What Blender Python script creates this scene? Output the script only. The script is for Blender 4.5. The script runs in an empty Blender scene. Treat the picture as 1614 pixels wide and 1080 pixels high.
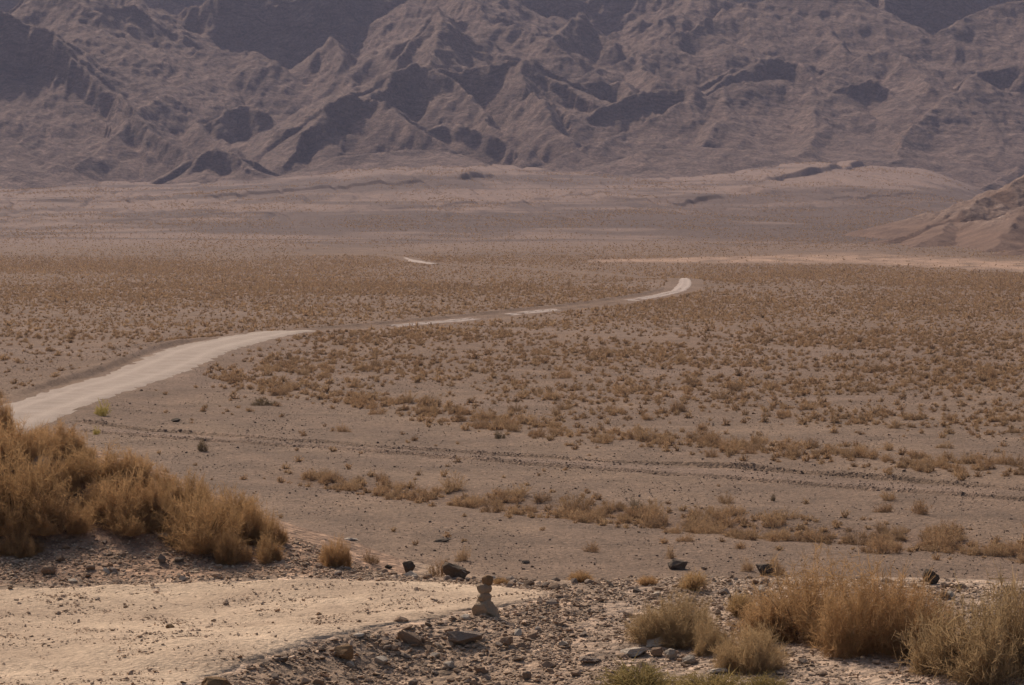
import bpy, bmesh, math, random
import numpy as np

random.seed(7)
RNG = np.random.default_rng(7)
sc = bpy.context.scene
COL = sc.collection

# ------------------------------------------------------------------ camera geometry
F = 4577.0                       # focal length in photo pixels (photo 1614 x 1080)
PITCH = math.atan(200.0 / F)     # the true horizon lies at row 340 of the photo
CP, SP = math.cos(PITCH), math.sin(PITCH)


def at(u, v, D):
    """point at photo pixel (u, v) and distance D along +Y (arrays welcome)"""
    a = (np.asarray(u, float) - 807.0) / F
    b = (540.0 - np.asarray(v, float)) / F
    dy = CP + b * SP
    dz = -SP + b * CP
    s = D / dy
    return a * s, D + 0 * s, dz * s


def uv(x, y, z):
    f = y * CP - z * SP
    up = y * SP + z * CP
    return 807.0 + F * x / f, 540.0 - F * up / f


ZP = -12.0                       # level of the plain below the camera


def plain_D(v):
    return -ZP * F / (np.asarray(v, float) - 340.0)


def sstep(a, b, x):
    t = np.clip((x - a) / (b - a), 0, 1)
    return t * t * (3 - 2 * t)


# ------------------------------------------------------------------ numpy noise
def _hash(ix, iy, seed):
    h = (ix.astype(np.int64) * 374761393 + iy.astype(np.int64) * 668265263 + seed * 1274126177) & 0xFFFFFFFF
    h = ((h ^ (h >> 13)) * 1274126177) & 0xFFFFFFFF
    return ((h ^ (h >> 16)) & 0xFFFF).astype(np.float32) * (2 * math.pi / 65536.0)


def perlin(x, y, seed=0):
    x = np.asarray(x, np.float64); y = np.asarray(y, np.float64)
    ix = np.floor(x); iy = np.floor(y)
    fx = (x - ix).astype(np.float32); fy = (y - iy).astype(np.float32)
    u = fx * fx * fx * (fx * (fx * 6 - 15) + 10)
    w = fy * fy * fy * (fy * (fy * 6 - 15) + 10)

    def g(dx, dy):
        a = _hash(ix + dx, iy + dy, seed)
        return np.cos(a) * (fx - dx) + np.sin(a) * (fy - dy)
    n0 = g(0, 0) * (1 - u) + g(1, 0) * u
    n1 = g(0, 1) * (1 - u) + g(1, 1) * u
    return (n0 * (1 - w) + n1 * w) * 1.5


def fbm(x, y, octaves=4, seed=0, gain=0.5, ridged=False):
    t = 0.0; a = 1.0; s = 1.0
    for o in range(octaves):
        n = perlin(x * s + 17.3 * o, y * s - 9.1 * o, seed + o * 31)
        if ridged:
            n = 1.0 - 2.0 * np.abs(n)
        t = t + a * n
        a *= gain; s *= 2.03
    return t


# ------------------------------------------------------------------ objects and tags
def tag(o, label=None, cat=None, group=None, kind=None):
    if label: o['label'] = label
    if cat: o['category'] = cat
    if group: o['group'] = group
    if kind: o['kind'] = kind
    return o


def np_mesh(name, V, quads=None, tris=None, smooth=True):
    me = bpy.data.meshes.new(name)
    V = np.ascontiguousarray(V, np.float32)
    me.vertices.add(len(V)); me.vertices.foreach_set('co', V.ravel())
    parts = []; starts = []; n = 0
    if quads is not None and len(quads):
        q = np.ascontiguousarray(quads, np.int32); parts.append(q.ravel())
        starts.append(np.arange(len(q), dtype=np.int32) * 4); n += q.size
    if tris is not None and len(tris):
        t = np.ascontiguousarray(tris, np.int32); parts.append(t.ravel())
        starts.append(n + np.arange(len(t), dtype=np.int32) * 3)
    L = np.concatenate(parts); S = np.concatenate(starts)
    me.loops.add(len(L)); me.loops.foreach_set('vertex_index', L)
    me.polygons.add(len(S)); me.polygons.foreach_set('loop_start', S)
    me.polygons.foreach_set('use_smooth', np.full(len(S), smooth, bool))
    me.update(calc_edges=True)
    return me


def vcol(me, name, C):
    C = np.asarray(C, np.float32)
    if C.ndim == 1:
        a = me.attributes.new(name, 'FLOAT', 'POINT'); a.data.foreach_set('value', C)
    else:
        a = me.attributes.new(name, 'FLOAT_COLOR', 'POINT')
        a.data.foreach_set('color', np.concatenate([C, np.ones((len(C), 1), np.float32)], 1).ravel())


def link(name, me, mat=None, parent=None):
    o = bpy.data.objects.new(name, me); COL.objects.link(o)
    if mat and not me.materials: me.materials.append(mat)
    if parent: o.parent = parent
    return o


def grid_quads(nr, nc):
    i = np.arange(nr * nc, dtype=np.int32).reshape(nr, nc)
    return np.stack([i[:-1, :-1], i[:-1, 1:], i[1:, 1:], i[1:, :-1]], -1).reshape(-1, 4)


# ------------------------------------------------------------------ materials
class NT:
    def __init__(self, name):
        self.m = bpy.data.materials.new(name); self.m.use_nodes = True
        self.t = self.m.node_tree; self.t.nodes.clear()
        self.out = self.n('ShaderNodeOutputMaterial')

    def n(self, kind, **kw):
        nd = self.t.nodes.new(kind)
        for k, v in kw.items():
            if k in nd.inputs if isinstance(k, str) else False:
                pass
            setattr(nd, k, v)
        return nd

    def l(self, a, b):
        self.t.links.new(a, b)

    def val(self, sock, v):
        if hasattr(v, 'default_value') or hasattr(v, 'is_output'):
            self.l(v, sock)
        else:
            sock.default_value = v

    def coord(self):
        return self.n('ShaderNodeNewGeometry').outputs['Position']

    def objcoord(self):
        return self.n('ShaderNodeTexCoord').outputs['Object']

    def mapping(self, vec, scale=(1, 1, 1), rot=(0, 0, 0)):
        m = self.n('ShaderNodeMapping'); self.l(vec, m.inputs['Vector'])
        m.inputs['Scale'].default_value = scale; m.inputs['Rotation'].default_value = rot
        return m.outputs[0]

    def noise(self, vec, scale, detail=4, rough=0.55, dist=0.0):
        n = self.n('ShaderNodeTexNoise'); self.l(vec, n.inputs['Vector'])
        n.inputs['Scale'].default_value = scale; n.inputs['Detail'].default_value = detail
        n.inputs['Roughness'].default_value = rough; n.inputs['Distortion'].default_value = dist
        return n.outputs['Fac']

    def voronoi(self, vec, scale, out='Distance', feature='F1'):
        n = self.n('ShaderNodeTexVoronoi'); n.feature = feature
        self.l(vec, n.inputs['Vector']); n.inputs['Scale'].default_value = scale
        return n.outputs[out]

    def ramp(self, fac, stops):
        r = self.n('ShaderNodeValToRGB'); self.l(fac, r.inputs['Fac'])
        e = r.color_ramp.elements
        while len(e) < len(stops): e.new(0.5)
        for k, (p, c) in enumerate(stops):
            e[k].position = p
            e[k].color = (c, c, c, 1) if isinstance(c, (int, float)) else (*c, 1)
        return r.outputs['Color']

    def mix(self, a, b, fac, mode='MIX'):
        n = self.n('ShaderNodeMix'); n.data_type = 'RGBA'; n.blend_type = mode
        ins = [s for s in n.inputs if s.enabled]
        self.val(n.inputs[0], fac)
        for s, v in ((n.inputs[6], a), (n.inputs[7], b)):
            if isinstance(v, (tuple, list)): v = (*v[:3], 1)
            self.val(s, v)
        return n.outputs[2]

    def math(self, op, a, b=0.0):
        n = self.n('ShaderNodeMath'); n.operation = op
        self.val(n.inputs[0], a); self.val(n.inputs[1], b)
        return n.outputs[0]

    def attr(self, name, out='Color'):
        n = self.n('ShaderNodeAttribute'); n.attribute_name = name
        return n.outputs[out]

    def bump(self, height, strength=0.5, dist=0.1, normal=None):
        n = self.n('ShaderNodeBump'); self.l(height, n.inputs['Height'])
        n.inputs['Strength'].default_value = strength; n.inputs['Distance'].default_value = dist
        if normal is not None: self.l(normal, n.inputs['Normal'])
        return n.outputs[0]

    def finish(self, color, normal=None, rough=0.95, spec=0.15):
        p = self.n('ShaderNodeBsdfPrincipled')
        self.val(p.inputs['Base Color'], color if not isinstance(color, tuple) else (*color, 1))
        p.inputs['Roughness'].default_value = rough
        p.inputs['Specular IOR Level'].default_value = spec
        if normal is not None: self.l(normal, p.inputs['Normal'])
        self.l(p.outputs[0], self.out.inputs['Surface'])
        return self.m


def mat_ground():
    k = NT('desert_ground')
    P = k.coord()
    base = k.attr('Col')
    flat = k.mapping(P, (1, 1, 0.0))
    n1 = k.ramp(k.noise(flat, 0.22, 6, .7), [(.3, .76), (.7, 1.22)])
    n2 = k.ramp(k.noise(flat, 5.0, 4, .65), [(.3, .6), (.7, 1.38)])
    peb = k.ramp(k.voronoi(flat, 6.0, 'Color'), [(0, .42), (.2, .8), (.8, 1.1), (1, 1.6)])
    peb2 = k.ramp(k.voronoi(flat, 28.0, 'Color'), [(0, .78), (1, 1.2)])
    c = k.mix(base, n1, 1.0, 'MULTIPLY')
    c = k.mix(c, n2, .85, 'MULTIPLY')
    c = k.mix(c, peb, .85, 'MULTIPLY')
    c = k.mix(c, peb2, .7, 'MULTIPLY')
    h = k.math('ADD', k.math('MULTIPLY', k.noise(flat, 4.0, 5, .7), .16), k.math('MULTIPLY', k.voronoi(flat, 9.0), -.07))
    return k.finish(c, k.bump(h, .8, 1.0))


def mat_road(name, c1, c2, grain=1.0):
    k = NT(name)
    P = k.mapping(k.coord(), (1, 1, 0))
    big = k.ramp(k.noise(P, .5 * grain, 5, .6), [(.35, c1), (.68, c2)])
    rut = k.attr('rut', 'Fac')
    c = k.mix(big, tuple(x * 1.22 for x in c2), rut)
    f = k.ramp(k.noise(P, 11, 6, .8), [(.34, .66), (.66, 1.26)])
    c = k.mix(c, f, .9, 'MULTIPLY')
    peb = k.ramp(k.voronoi(P, 22, 'Color'), [(0, .6), (.25, .95), (1, 1.16)])
    c = k.mix(c, peb, .55, 'MULTIPLY')
    h = k.math('ADD', k.math('MULTIPLY', k.noise(P, 16, 5, .75), .022), k.math('MULTIPLY', k.voronoi(P, 26), -.02))
    return k.finish(c, k.bump(h, .7, 1.0))


def mat_mountain(name, tint=(1, 1, 1), strata=1.0):
    k = NT(name)
    P = k.coord()
    warp = k.noise(P, .009, 3, .6)
    z = k.n('ShaderNodeSeparateXYZ'); k.l(P, z.inputs[0])
    zz = k.math('ADD', z.outputs[2], k.math('MULTIPLY', warp, 95.0))
    zz = k.math('ADD', zz, k.math('MULTIPLY', z.outputs[0], .06))
    cv = k.n('ShaderNodeCombineXYZ'); k.l(zz, cv.inputs[2])
    band = k.noise(cv.outputs[0], .30 * strata, 6, .8)
    rock = k.ramp(band, [(.30, (.115 * tint[0], .073 * tint[1], .058 * tint[2])),
                         (.46, (.255 * tint[0], .168 * tint[1], .128 * tint[2])),
                         (.58, (.15 * tint[0], .098 * tint[1], .079 * tint[2])),
                         (.70, (.40 * tint[0], .285 * tint[1], .225 * tint[2]))])
    dust = k.noise(P, .05, 5, .65)
    c = k.mix(rock, (.205 * tint[0], .128 * tint[1], .095 * tint[2]), k.ramp(dust, [(.42, 0.0), (.66, .34)]))
    fold = k.n('ShaderNodeTexNoise'); k.l(P, fold.inputs['Vector']); fold.inputs['Scale'].default_value = .0065; fold.inputs['Detail'].default_value = 3
    vm = k.n('ShaderNodeVectorMath'); vm.operation = 'MULTIPLY_ADD'; k.l(fold.outputs['Color'], vm.inputs[0]); vm.inputs[1].default_value = (60, 60, 130); k.l(P, vm.inputs[2])
    ln = k.noise(k.mapping(vm.outputs[0], (.05, .04, .42), (.10, .30, 0)), 1.0, 6, .74, .8)
    patch = k.ramp(k.noise(P, .016, 4, .65), [(.40, .12), (.60, .95)])
    c = k.mix(c, k.ramp(ln, [(.34, .58), (.5, 1.0), (.66, 1.5)]), patch, 'MULTIPLY')
    blot = k.ramp(k.noise(P, .085, 6, .72), [(.33, .68), (.67, 1.34)])
    c = k.mix(c, blot, .9, 'MULTIPLY')
    spots = k.ramp(k.noise(P, .40, 5, .8), [(.36, .55), (.64, 1.38)])
    c = k.mix(c, spots, .8, 'MULTIPLY')
    h = k.math('ADD', k.math('MULTIPLY', k.noise(k.mapping(P, (1, .6, 1.7), (0, .14, 0)), .20, 7, .76), 9.0), k.math('MULTIPLY', band, 1.2))
    return k.finish(c, k.bump(h, .75, 1.0))


def mat_rock(name, c1, c2, scale=9.0):
    k = NT(name)
    P = k.objcoord()
    r = k.n('ShaderNodeObjectInfo').outputs['Random']
    n = k.noise(P, scale, 6, .68)
    c = k.ramp(n, [(.3, c1), (.7, c2)])
    v = k.ramp(r, [(0, .72), (1, 1.25)])
    c = k.mix(c, v, .9, 'MULTIPLY')
    a = k.attr('rnd', 'Fac')
    c = k.mix(c, k.ramp(a, [(0, .72), (.6, .95), (.85, 1.1), (1, 1.7)]), 1.0, 'MULTIPLY')
    h = k.noise(P, scale * 2.2, 5, .7)
    return k.finish(c, k.bump(h, .6, .03))


def mat_twig(name, c1, c2, c3, trans=.28):
    """dry twigs: colour varies per shrub and along its clumps"""
    k = NT(name)
    r = k.n('ShaderNodeObjectInfo').outputs['Random']
    a = k.attr('rnd', 'Fac')
    t = k.math('FRACT', k.math('ADD', r, a))
    c = k.ramp(t, [(0, c1), (.55, c2), (1, c3)])
    f = k.ramp(k.noise(k.objcoord(), 7, 3, .6), [(.3, .75), (.7, 1.2)])
    c = k.mix(c, f, .7, 'MULTIPLY')
    d = k.n('ShaderNodeBsdfDiffuse'); k.l(c, d.inputs['Color'])
    tr = k.n('ShaderNodeBsdfTranslucent'); k.l(c, tr.inputs['Color'])
    mx = k.n('ShaderNodeMixShader'); mx.inputs[0].default_value = trans
    k.l(d.outputs[0], mx.inputs[1]); k.l(tr.outputs[0], mx.inputs[2])
    k.l(mx.outputs[0], k.out.inputs['Surface'])
    return k.m


# ------------------------------------------------------------------ foreground height control (u, v, D)
def lev(u, v, z):
    """a point on level z seen at pixel (u, v)"""
    a, _, c = at(u, v, 1.0)
    D = z / c
    return float(a * D), float(D), z


CTRL = []
for u, v in ((0, 932), (0, 1000), (0, 1070), (200, 924), (200, 1000), (200, 1072), (400, 920), (400, 990), (600, 922), (600, 968), (740, 935), (-300, 940), (-300, 1050)):
    CTRL.append(lev(u, v, -4.0))
for u, v in ((330, 1076), (420, 1036), (520, 1000), (640, 976), (740, 962)):
    CTRL.append(lev(u, v, -3.93))
for u, v in ((870, 940), (960, 926), (1060, 916), (1200, 918)):
    CTRL.append(lev(u, v, -3.9))
for u, v, D in ((450, 1080, 25.5), (600, 1076, 26.6), (760, 1078, 26.5), (900, 1076, 26.2), (900, 1005, 27.9), (1100, 1076, 25.8), (1100, 965, 29.2),
                (1300, 1076, 25.6), (1300, 1030, 27.0), (1500, 1076, 25.6), (1500, 985, 28.4), (1614, 935, 29.6), (1300, 935, 29.8), (1800, 1000, 27.5),
                (0, 728, 34.2), (130, 728, 34.5), (260, 792, 34.2), (400, 826, 33.8), (470, 850, 33.5), (535, 880, 33.2), (440, 880, 32.7), (200, 858, 32.7), (60, 862, 32.6), (-300, 700, 34.4),
                (-300, 865, 32.6), (380, 878, 32.8)):
    x, y, z = at(u, v, D); CTRL.append((float(x), float(y), float(z)))
for x, y, z in ((-8, 20, -4.1), (-4, 20, -4.1), (0, 20, -4.45), (4, 20, -4.4), (8, 20, -4.4), (-8, 12, -4.2), (0, 12, -4.6), (8, 12, -4.6),
                (-8, 40, -4.0), (-5, 40, -4.1), (-3, 40, -5.2), (0, 40, -5.5), (3, 40, -5.5), (6, 40, -5.3), (9, 36, -5.0), (9, 40, -5.5),
                (0, 33.5, -4.22), (2, 33.5, -4.3), (4, 33.5, -4.3), (-1.5, 33.4, -4.15)):
    CTRL.append((x, y, z))
CTRL = np.array(CTRL)


def _tps(P):
    X = P[:, :2]; n = len(X)
    d = np.hypot(X[:, None, 0] - X[None, :, 0], X[:, None, 1] - X[None, :, 1])
    K = np.where(d > 0, d * d * np.log(d + 1e-12), 0) + np.eye(n) * 0.15
    Pm = np.concatenate([np.ones((n, 1)), X], 1)
    A = np.zeros((n + 3, n + 3)); A[:n, :n] = K; A[:n, n:] = Pm; A[n:, :n] = Pm.T
    b = np.zeros(n + 3); b[:n] = P[:, 2]
    return np.linalg.solve(A, b)


WT = _tps(CTRL)


def H_fg(x, y):
    x = np.clip(x, -9.5, 9.5); y = np.clip(y, 11, 40)
    out = WT[-3] + WT[-2] * x + WT[-1] * y
    for i in range(len(CTRL)):
        d2 = (x - CTRL[i, 0]) ** 2 + (y - CTRL[i, 1]) ** 2
        out = out + WT[i] * 0.5 * d2 * np.log(d2 + 1e-12)
    return out


# ------------------------------------------------------------------ far roads and tracks on the plain
def plain_line(pts):
    """photo pixels on the plain -> ground points"""
    o = []
    for u, v in pts:
        D = float(plain_D(v)); x, y, z = at(u, v, D); o.append((float(x), D))
    return np.array(o)


ROAD_A = plain_line([(-120, 720), (-20, 682), (40, 660), (85, 645), (150, 622), (190, 610), (222, 600), (262, 582), (300, 564), (338, 551), (384, 540), (434, 530), (478, 523.5), (520, 519)])
ROAD_B = plain_line([(520, 519), (560, 517), (610, 514), (700, 506), (800, 496), (900, 485), (1000, 472), (1040, 466), (1066, 459), (1080, 452), (1079, 446)])
ROAD_C = plain_line([(1079, 446), (1040, 440), (900, 428), (780, 420), (690, 417.5), (655, 415), (638, 411), (600, 409)])


def polydist(x, y, P):
    """distance to polyline, signed side (+ left of travel), arc position"""
    best = np.full(np.shape(x), 1e9); side = np.zeros(np.shape(x)); arc = np.zeros(np.shape(x)); s0 = 0.0
    for i in range(len(P) - 1):
        a = P[i]; d = P[i + 1] - a; L = math.hypot(*d)
        t = np.clip(((x - a[0]) * d[0] + (y - a[1]) * d[1]) / (L * L), 0, 1)
        ex = x - (a[0] + t * d[0]); ey = y - (a[1] + t * d[1])
        dd = np.hypot(ex, ey); m = dd < best
        best = np.where(m, dd, best)
        side = np.where(m, np.sign(d[0] * ey - d[1] * ex), side)
        arc = np.where(m, s0 + t * L, arc)
        s0 += L
    return best, side, arc


T1U = np.array([60, 110, 260, 400, 600, 950, 1200, 1400, 1614, 1900.]); T1V = np.array([664, 668, 682, 692, 706, 728, 742, 758, 774, 796.])
T2U = np.array([-50, 100, 260, 600, 950, 1200, 1614, 1900.]); T2V = np.array([668, 678, 692, 714, 742, 760, 790, 810.])
S1U = np.array([250, 330, 420, 520, 700, 850, 1000, 1200, 1400, 1600, 1800.]); S1V = np.array([575, 588, 607, 622, 655, 675, 692, 712, 728, 742, 756.])
S2U = np.array([380, 520, 640, 850, 1100, 1400, 1614, 1800.]); S2V = np.array([742, 760, 775, 800, 825, 848, 872, 890.])


SCARPS = []


def H(x, y, fine=True):
    """height of the ground sheet"""
    x = np.asarray(x, float); y = np.asarray(y, float)
    und = fbm(x / 38.0, y / 55.0, 3, 5) * .10 * sstep(120, 240, y)
    z = ZP + und
    # fan rising to the mountains
    fan = np.interp(y, [700, 760, 950, 1400, 2000, 2300, 3200], [0, .35, 3.7, 14.5, 36.0, 50.0, 110.0])
    z = z + fan
    far = sstep(900, 1500, y)
    u = 807 + F * x / y
    z = z + far * (10.5 * np.exp(-((u - 690) / 230) ** 2) * sstep(1300, 2050, y) + 8.5 * np.exp(-((u - 1330) / 210) ** 2) * sstep(1400, 2000, y)
                   - 14.0 * sstep(1440, 1620, u) * sstep(1350, 1950, y)
                   - 5.0 * np.exp(-((u - 40) / 330) ** 2) * sstep(1500, 2050, y))
    z = z + far * fbm(x / 60.0 + y / 900., y / 420.0, 4, 11) * 1.6
    gull = np.abs(fbm(x / 34.0 + y / 230., y / 300.0, 3, 15))
    z = z - far * 1.6 * np.clip(.22 - gull, 0, 1) / .22
    for P, hh in SCARPS:
        if not np.any(y > 900): break
        d, sd, ar = polydist(x, y, P); L = np.hypot(*np.diff(P, axis=0).T).sum()
        sg = d * sd + 3.0 * perlin(x / 14.0, y / 30.0, 71)
        z = z + np.where((y > 900) & (d < 120), hh * (.75 + .5 * perlin(x / 18.0, y * 0, 73)) * sstep(-1.4, 1.4, sg) * (1 - sstep(6, 110, d)) * sstep(0, .15 * L, ar) * (1 - sstep(.85 * L, L, ar)), 0)
    # road embankments and cuts
    dA, sA, aA = polydist(x, y, ROAD_A)
    lift = .35 * (1 - sstep(3.2, 7.0, dA)) * sstep(150, 185, y) * (1 - sstep(290, 305, y))
    cutA = np.where(sA > 0, .42 * sstep(3.2, 4.0, dA) * (1 - sstep(5, 16, dA)), 0) * sstep(178, 200, y) * (1 - sstep(262, 285, y))
    near = (y > 140) & (y < 330) & (dA < 30)
    z = z + np.where(near, lift + cutA, 0)
    dB, sB, aB = polydist(x, y, ROAD_B)
    cutB = np.where(sB > 0, .26 * sstep(2.4, 3.0, dB) * (1 - sstep(6, 22, dB)), -.12 * (1 - sstep(2.5, 6, dB)))
    z = z + np.where((dB < 30) & (y > 300) & (y < 475), cutB * sstep(306, 318, y), 0)
    knoll = .9 * np.exp(-((x - 29.5) / 9) ** 2 - ((y - 512) / 26) ** 2) + 0.35 * np.exp(-((x + 24) / 9) ** 2 - ((y - 748) / 30) ** 2)
    z = z + knoll
    # old two track cut: two little scarps that face the camera
    for TU, TV, hh in ((T1U, T1V, .22), (T2U, T2V, -.30)):
        vy = np.interp(u, TU, TV); Dt = plain_D(vy)
        k = hh * (1 - .0)
        wob = .5 * perlin(x / 4.0, y * 0 + .5, 3)
        hh = hh * np.clip(.75 + .9 * perlin(x / 6.0, y * 0 + .2, 9), .1, 1.4)
        m = (y > 105) & (y < 215); hh = hh * sstep(100, 150, u); fd = sstep(100, 150, u)
        if TV is T1V:
            z = z + np.where(m, hh * sstep(0, .28, y - Dt + wob) * (1 - sstep(6, 18, y - Dt)), 0)
        else:
            z = z + np.where(m, .13 * fd * sstep(0, .25, y - Dt + wob) * (1 - sstep(.5, 3, y - Dt + wob)), 0)
    # wash beds under the shrub strips
    vy = np.interp(u, S2U, S2V); Dt = plain_D(vy)
    z = z + np.where((y > 90) & (y < 145), -.30 * np.exp(-((y - Dt) / 3.2) ** 2) * sstep(380, 480, u), 0)
    # foreground hill
    w = sstep(38, 88, y)
    nf = y < 90
    if np.any(nf):
        if x.ndim == 0:
            z = H_fg(x, y) * (1 - w) + z * w
        else:
            zf = np.zeros_like(z); zf[nf] = H_fg(x[nf], y[nf])
            z = np.where(nf, zf * (1 - w) + z * w, z)
    if fine:
        z = z + np.where(y < 45, fbm(x * 1.3, y * 1.3, 3, 21) * .028, np.where(y < 800, fbm(x / 2.2, y / 2.2, 2, 23) * .05, 0))
    return z


def _fan_scarps():
    g = np.geomspace(800, 2400, 1600); out = []
    for pts, hh in (([(300, 313), (450, 303), (560, 294), (640, 290), (705, 283)], 2.4), ([(722, 284), (750, 280), (786, 278)], 3.8),
                    ([(1180, 291), (1240, 281), (1290, 273), (1378, 258)], 4.4), ([(1115, 298), (1165, 303), (1222, 308)], 2.6),
                    ([(1058, 322), (1110, 316), (1152, 312)], 2.6), ([(90, 288), (180, 283), (300, 282)], 1.4),
                    ([(560, 333), (700, 325), (860, 315), (1000, 306)], 1.2), ([(-60, 325), (120, 318), (260, 314)], 1.3),
                    ([(1280, 320), (1340, 312), (1420, 308), (1500, 312)], 1.3), ([(150, 352), (350, 338), (520, 336)], .9)):
        q = []
        for u, v in pts:
            X, Y, Z = at(np.full(g.shape, float(u)), np.full(g.shape, float(v)), g)
            i = int(np.argmax(Z < H(X, Y, False))); q.append((X[i], Y[i]))
        out.append((np.array(q), hh))
    return out


SCARPS = _fan_scarps()


# masks in the foreground: road surface between its far and near edges (photo pixels)
FARU = [-500, 0, 200, 400, 540, 700, 800, 900]; FARV = [940, 927, 921, 913, 912, 917, 925, 934]
NEARU = [-500, 180, 290, 400, 520, 640, 740, 800, 900]; NEARV = [1130, 1110, 1084, 1046, 1007, 983, 966, 957, 934]


def road_mask(x, y, z):
    u, v = uv(x, y, z)
    f = np.interp(u, FARU, FARV); n = np.interp(u, NEARU, NEARV)
    j = fbm(x * 1.9, y * 1.9, 4, 41) * 6
    return sstep(-2, 5, v - f + j * .5) * (1 - sstep(-8, 6, v - n + j)) * (1 - sstep(850, 910, u)) * (y < 34)


def ground_color(x, y, z):
    u, v = uv(x, y, z)
    n = fbm(x / 9, y / 14, 4, 51)
    nb = fbm(u * .0016, v * .035, 4, 53)
    C = np.empty(x.shape + (3,), np.float32)
    gravel = np.array([.200, .131, .089]); pink = np.array([.235, .156, .112]); scrubby = np.array([.165, .100, .065])
    fan = np.array([.232, .152, .116]); fand = np.array([.128, .082, .064]); sand = np.array([.40, .25, .168])

    def L(A, B, t):
        t = t[..., None]
        return A * (1 - t) + B * t
    C[:] = gravel
    C = L(C, np.array([.228, .150, .100]), sstep(-.3, .5, n))
    # denser scrub soil further away
    den = 1 - sstep(560, 690, v - 40 * nb)
    C = L(C, scrubby * 1.18, den * .55)
    C = L(C, pink, np.clip(sstep(.18, .42, nb) * (v < 640) * (v > 420), 0, 1) * .6)
    # two track band between its lines
    t1 = np.interp(u, T1U, T1V); t2 = np.interp(u, T2U, T2V)
    band = sstep(0, 3, v - t1) * (1 - sstep(-3, 0, v - t2)) * (v > 600) * sstep(60, 140, u)
    C = L(C, pink, band * .75 * np.clip(.7 + n, 0, 1))
    # washes
    s2 = np.interp(u, S2U, S2V)
    C = L(C, scrubby * 1.05, np.exp(-((v - s2) / 14) ** 2) * sstep(370, 500, u) * .7 * (y > 90))
    # fan
    fm = 1 - sstep(372, 408, v + 6 * nb)
    streak = fbm(x / 55 + y / 260., y / 75, 4, 59)
    zone = sstep(-.35, .45, .55 * streak + fbm((u + 2.6 * v) * .0011, v * .022, 4, 57) + .55 * sstep(345, 290, v) - .35 * sstep(300, 360, v) * sstep(300, 620, u))
    C = L(C, L(np.broadcast_to(fand, C.shape), fan, zone), fm)
    line = np.abs(fbm((u * .0009 + v * .004), v * .05, 3, 61))
    C = L(C, fand * .8, fm * np.clip(1 - line / .15, 0, 1) * .8)
    # bright sand ribbon below the right hill
    sv = np.interp(u, [900, 930, 1100, 1330, 1614, 1800], [411, 411, 410, 407, 420, 424])
    sm = np.exp(-((v - sv) / np.interp(u, [920, 1100, 1350, 1614], [2.0, 4.5, 8, 9])) ** 4) * sstep(915, 945, u + 30 * n)
    C = L(C, sand, np.clip(sm * (.65 + .8 * fbm(u * .02, v * .25, 3, 63)), 0, 1) * (y > 400))
    # foreground
    fg = (y < 60)
    rub = np.array([.35, .24, .165])
    rub = rub + (np.array([.40, .285, .205]) - rub) * sstep(.2, 1.4, x + .3 * n)[..., None]
    C = np.where(fg[..., None], rub * (1 + .25 * fbm(x * 1.5, y * 1.5, 4, 71)[..., None]), C)
    rm = road_mask(x, y, z)
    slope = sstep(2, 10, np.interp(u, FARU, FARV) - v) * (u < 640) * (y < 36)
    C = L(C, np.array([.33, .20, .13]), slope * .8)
    C = L(C, np.array([.48, .35, .255]), rm * fg)
    C *= (1 + .10 * fbm(x / 3, y / 5, 3, 81))[..., None]
    return np.clip(C, .02, .8)


def build_ground():
    ys = np.concatenate([np.arange(8, 23, .25), np.arange(23, 36.5, .055), np.geomspace(36.5, 100, 130)[0:-1],
                         np.geomspace(100, 230, 1050)[:-1], np.geomspace(230, 330, 200)[:-1], np.geomspace(330, 800, 330)[:-1], np.geomspace(800, 2250, 700), np.geomspace(2255, 2400, 20)])
    ts = np.concatenate([-np.geomspace(.75, .225, 26)[:-1], np.linspace(-.222, .222, 740), np.geomspace(.225, .75, 26)[1:]])
    Y, T = np.meshgrid(ys, ts, indexing='ij')
    X = T * Y
    Z = H(X, Y)
    C = ground_color(X, Y, Z)
    V = np.stack([X, Y, Z], -1).reshape(-1, 3)
    me = np_mesh('ground', V, grid_quads(len(ys), len(ts)))
    vcol(me, 'Col', C.reshape(-1, 3))
    tag(link('ground', me, mat_ground()), kind='structure')


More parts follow.
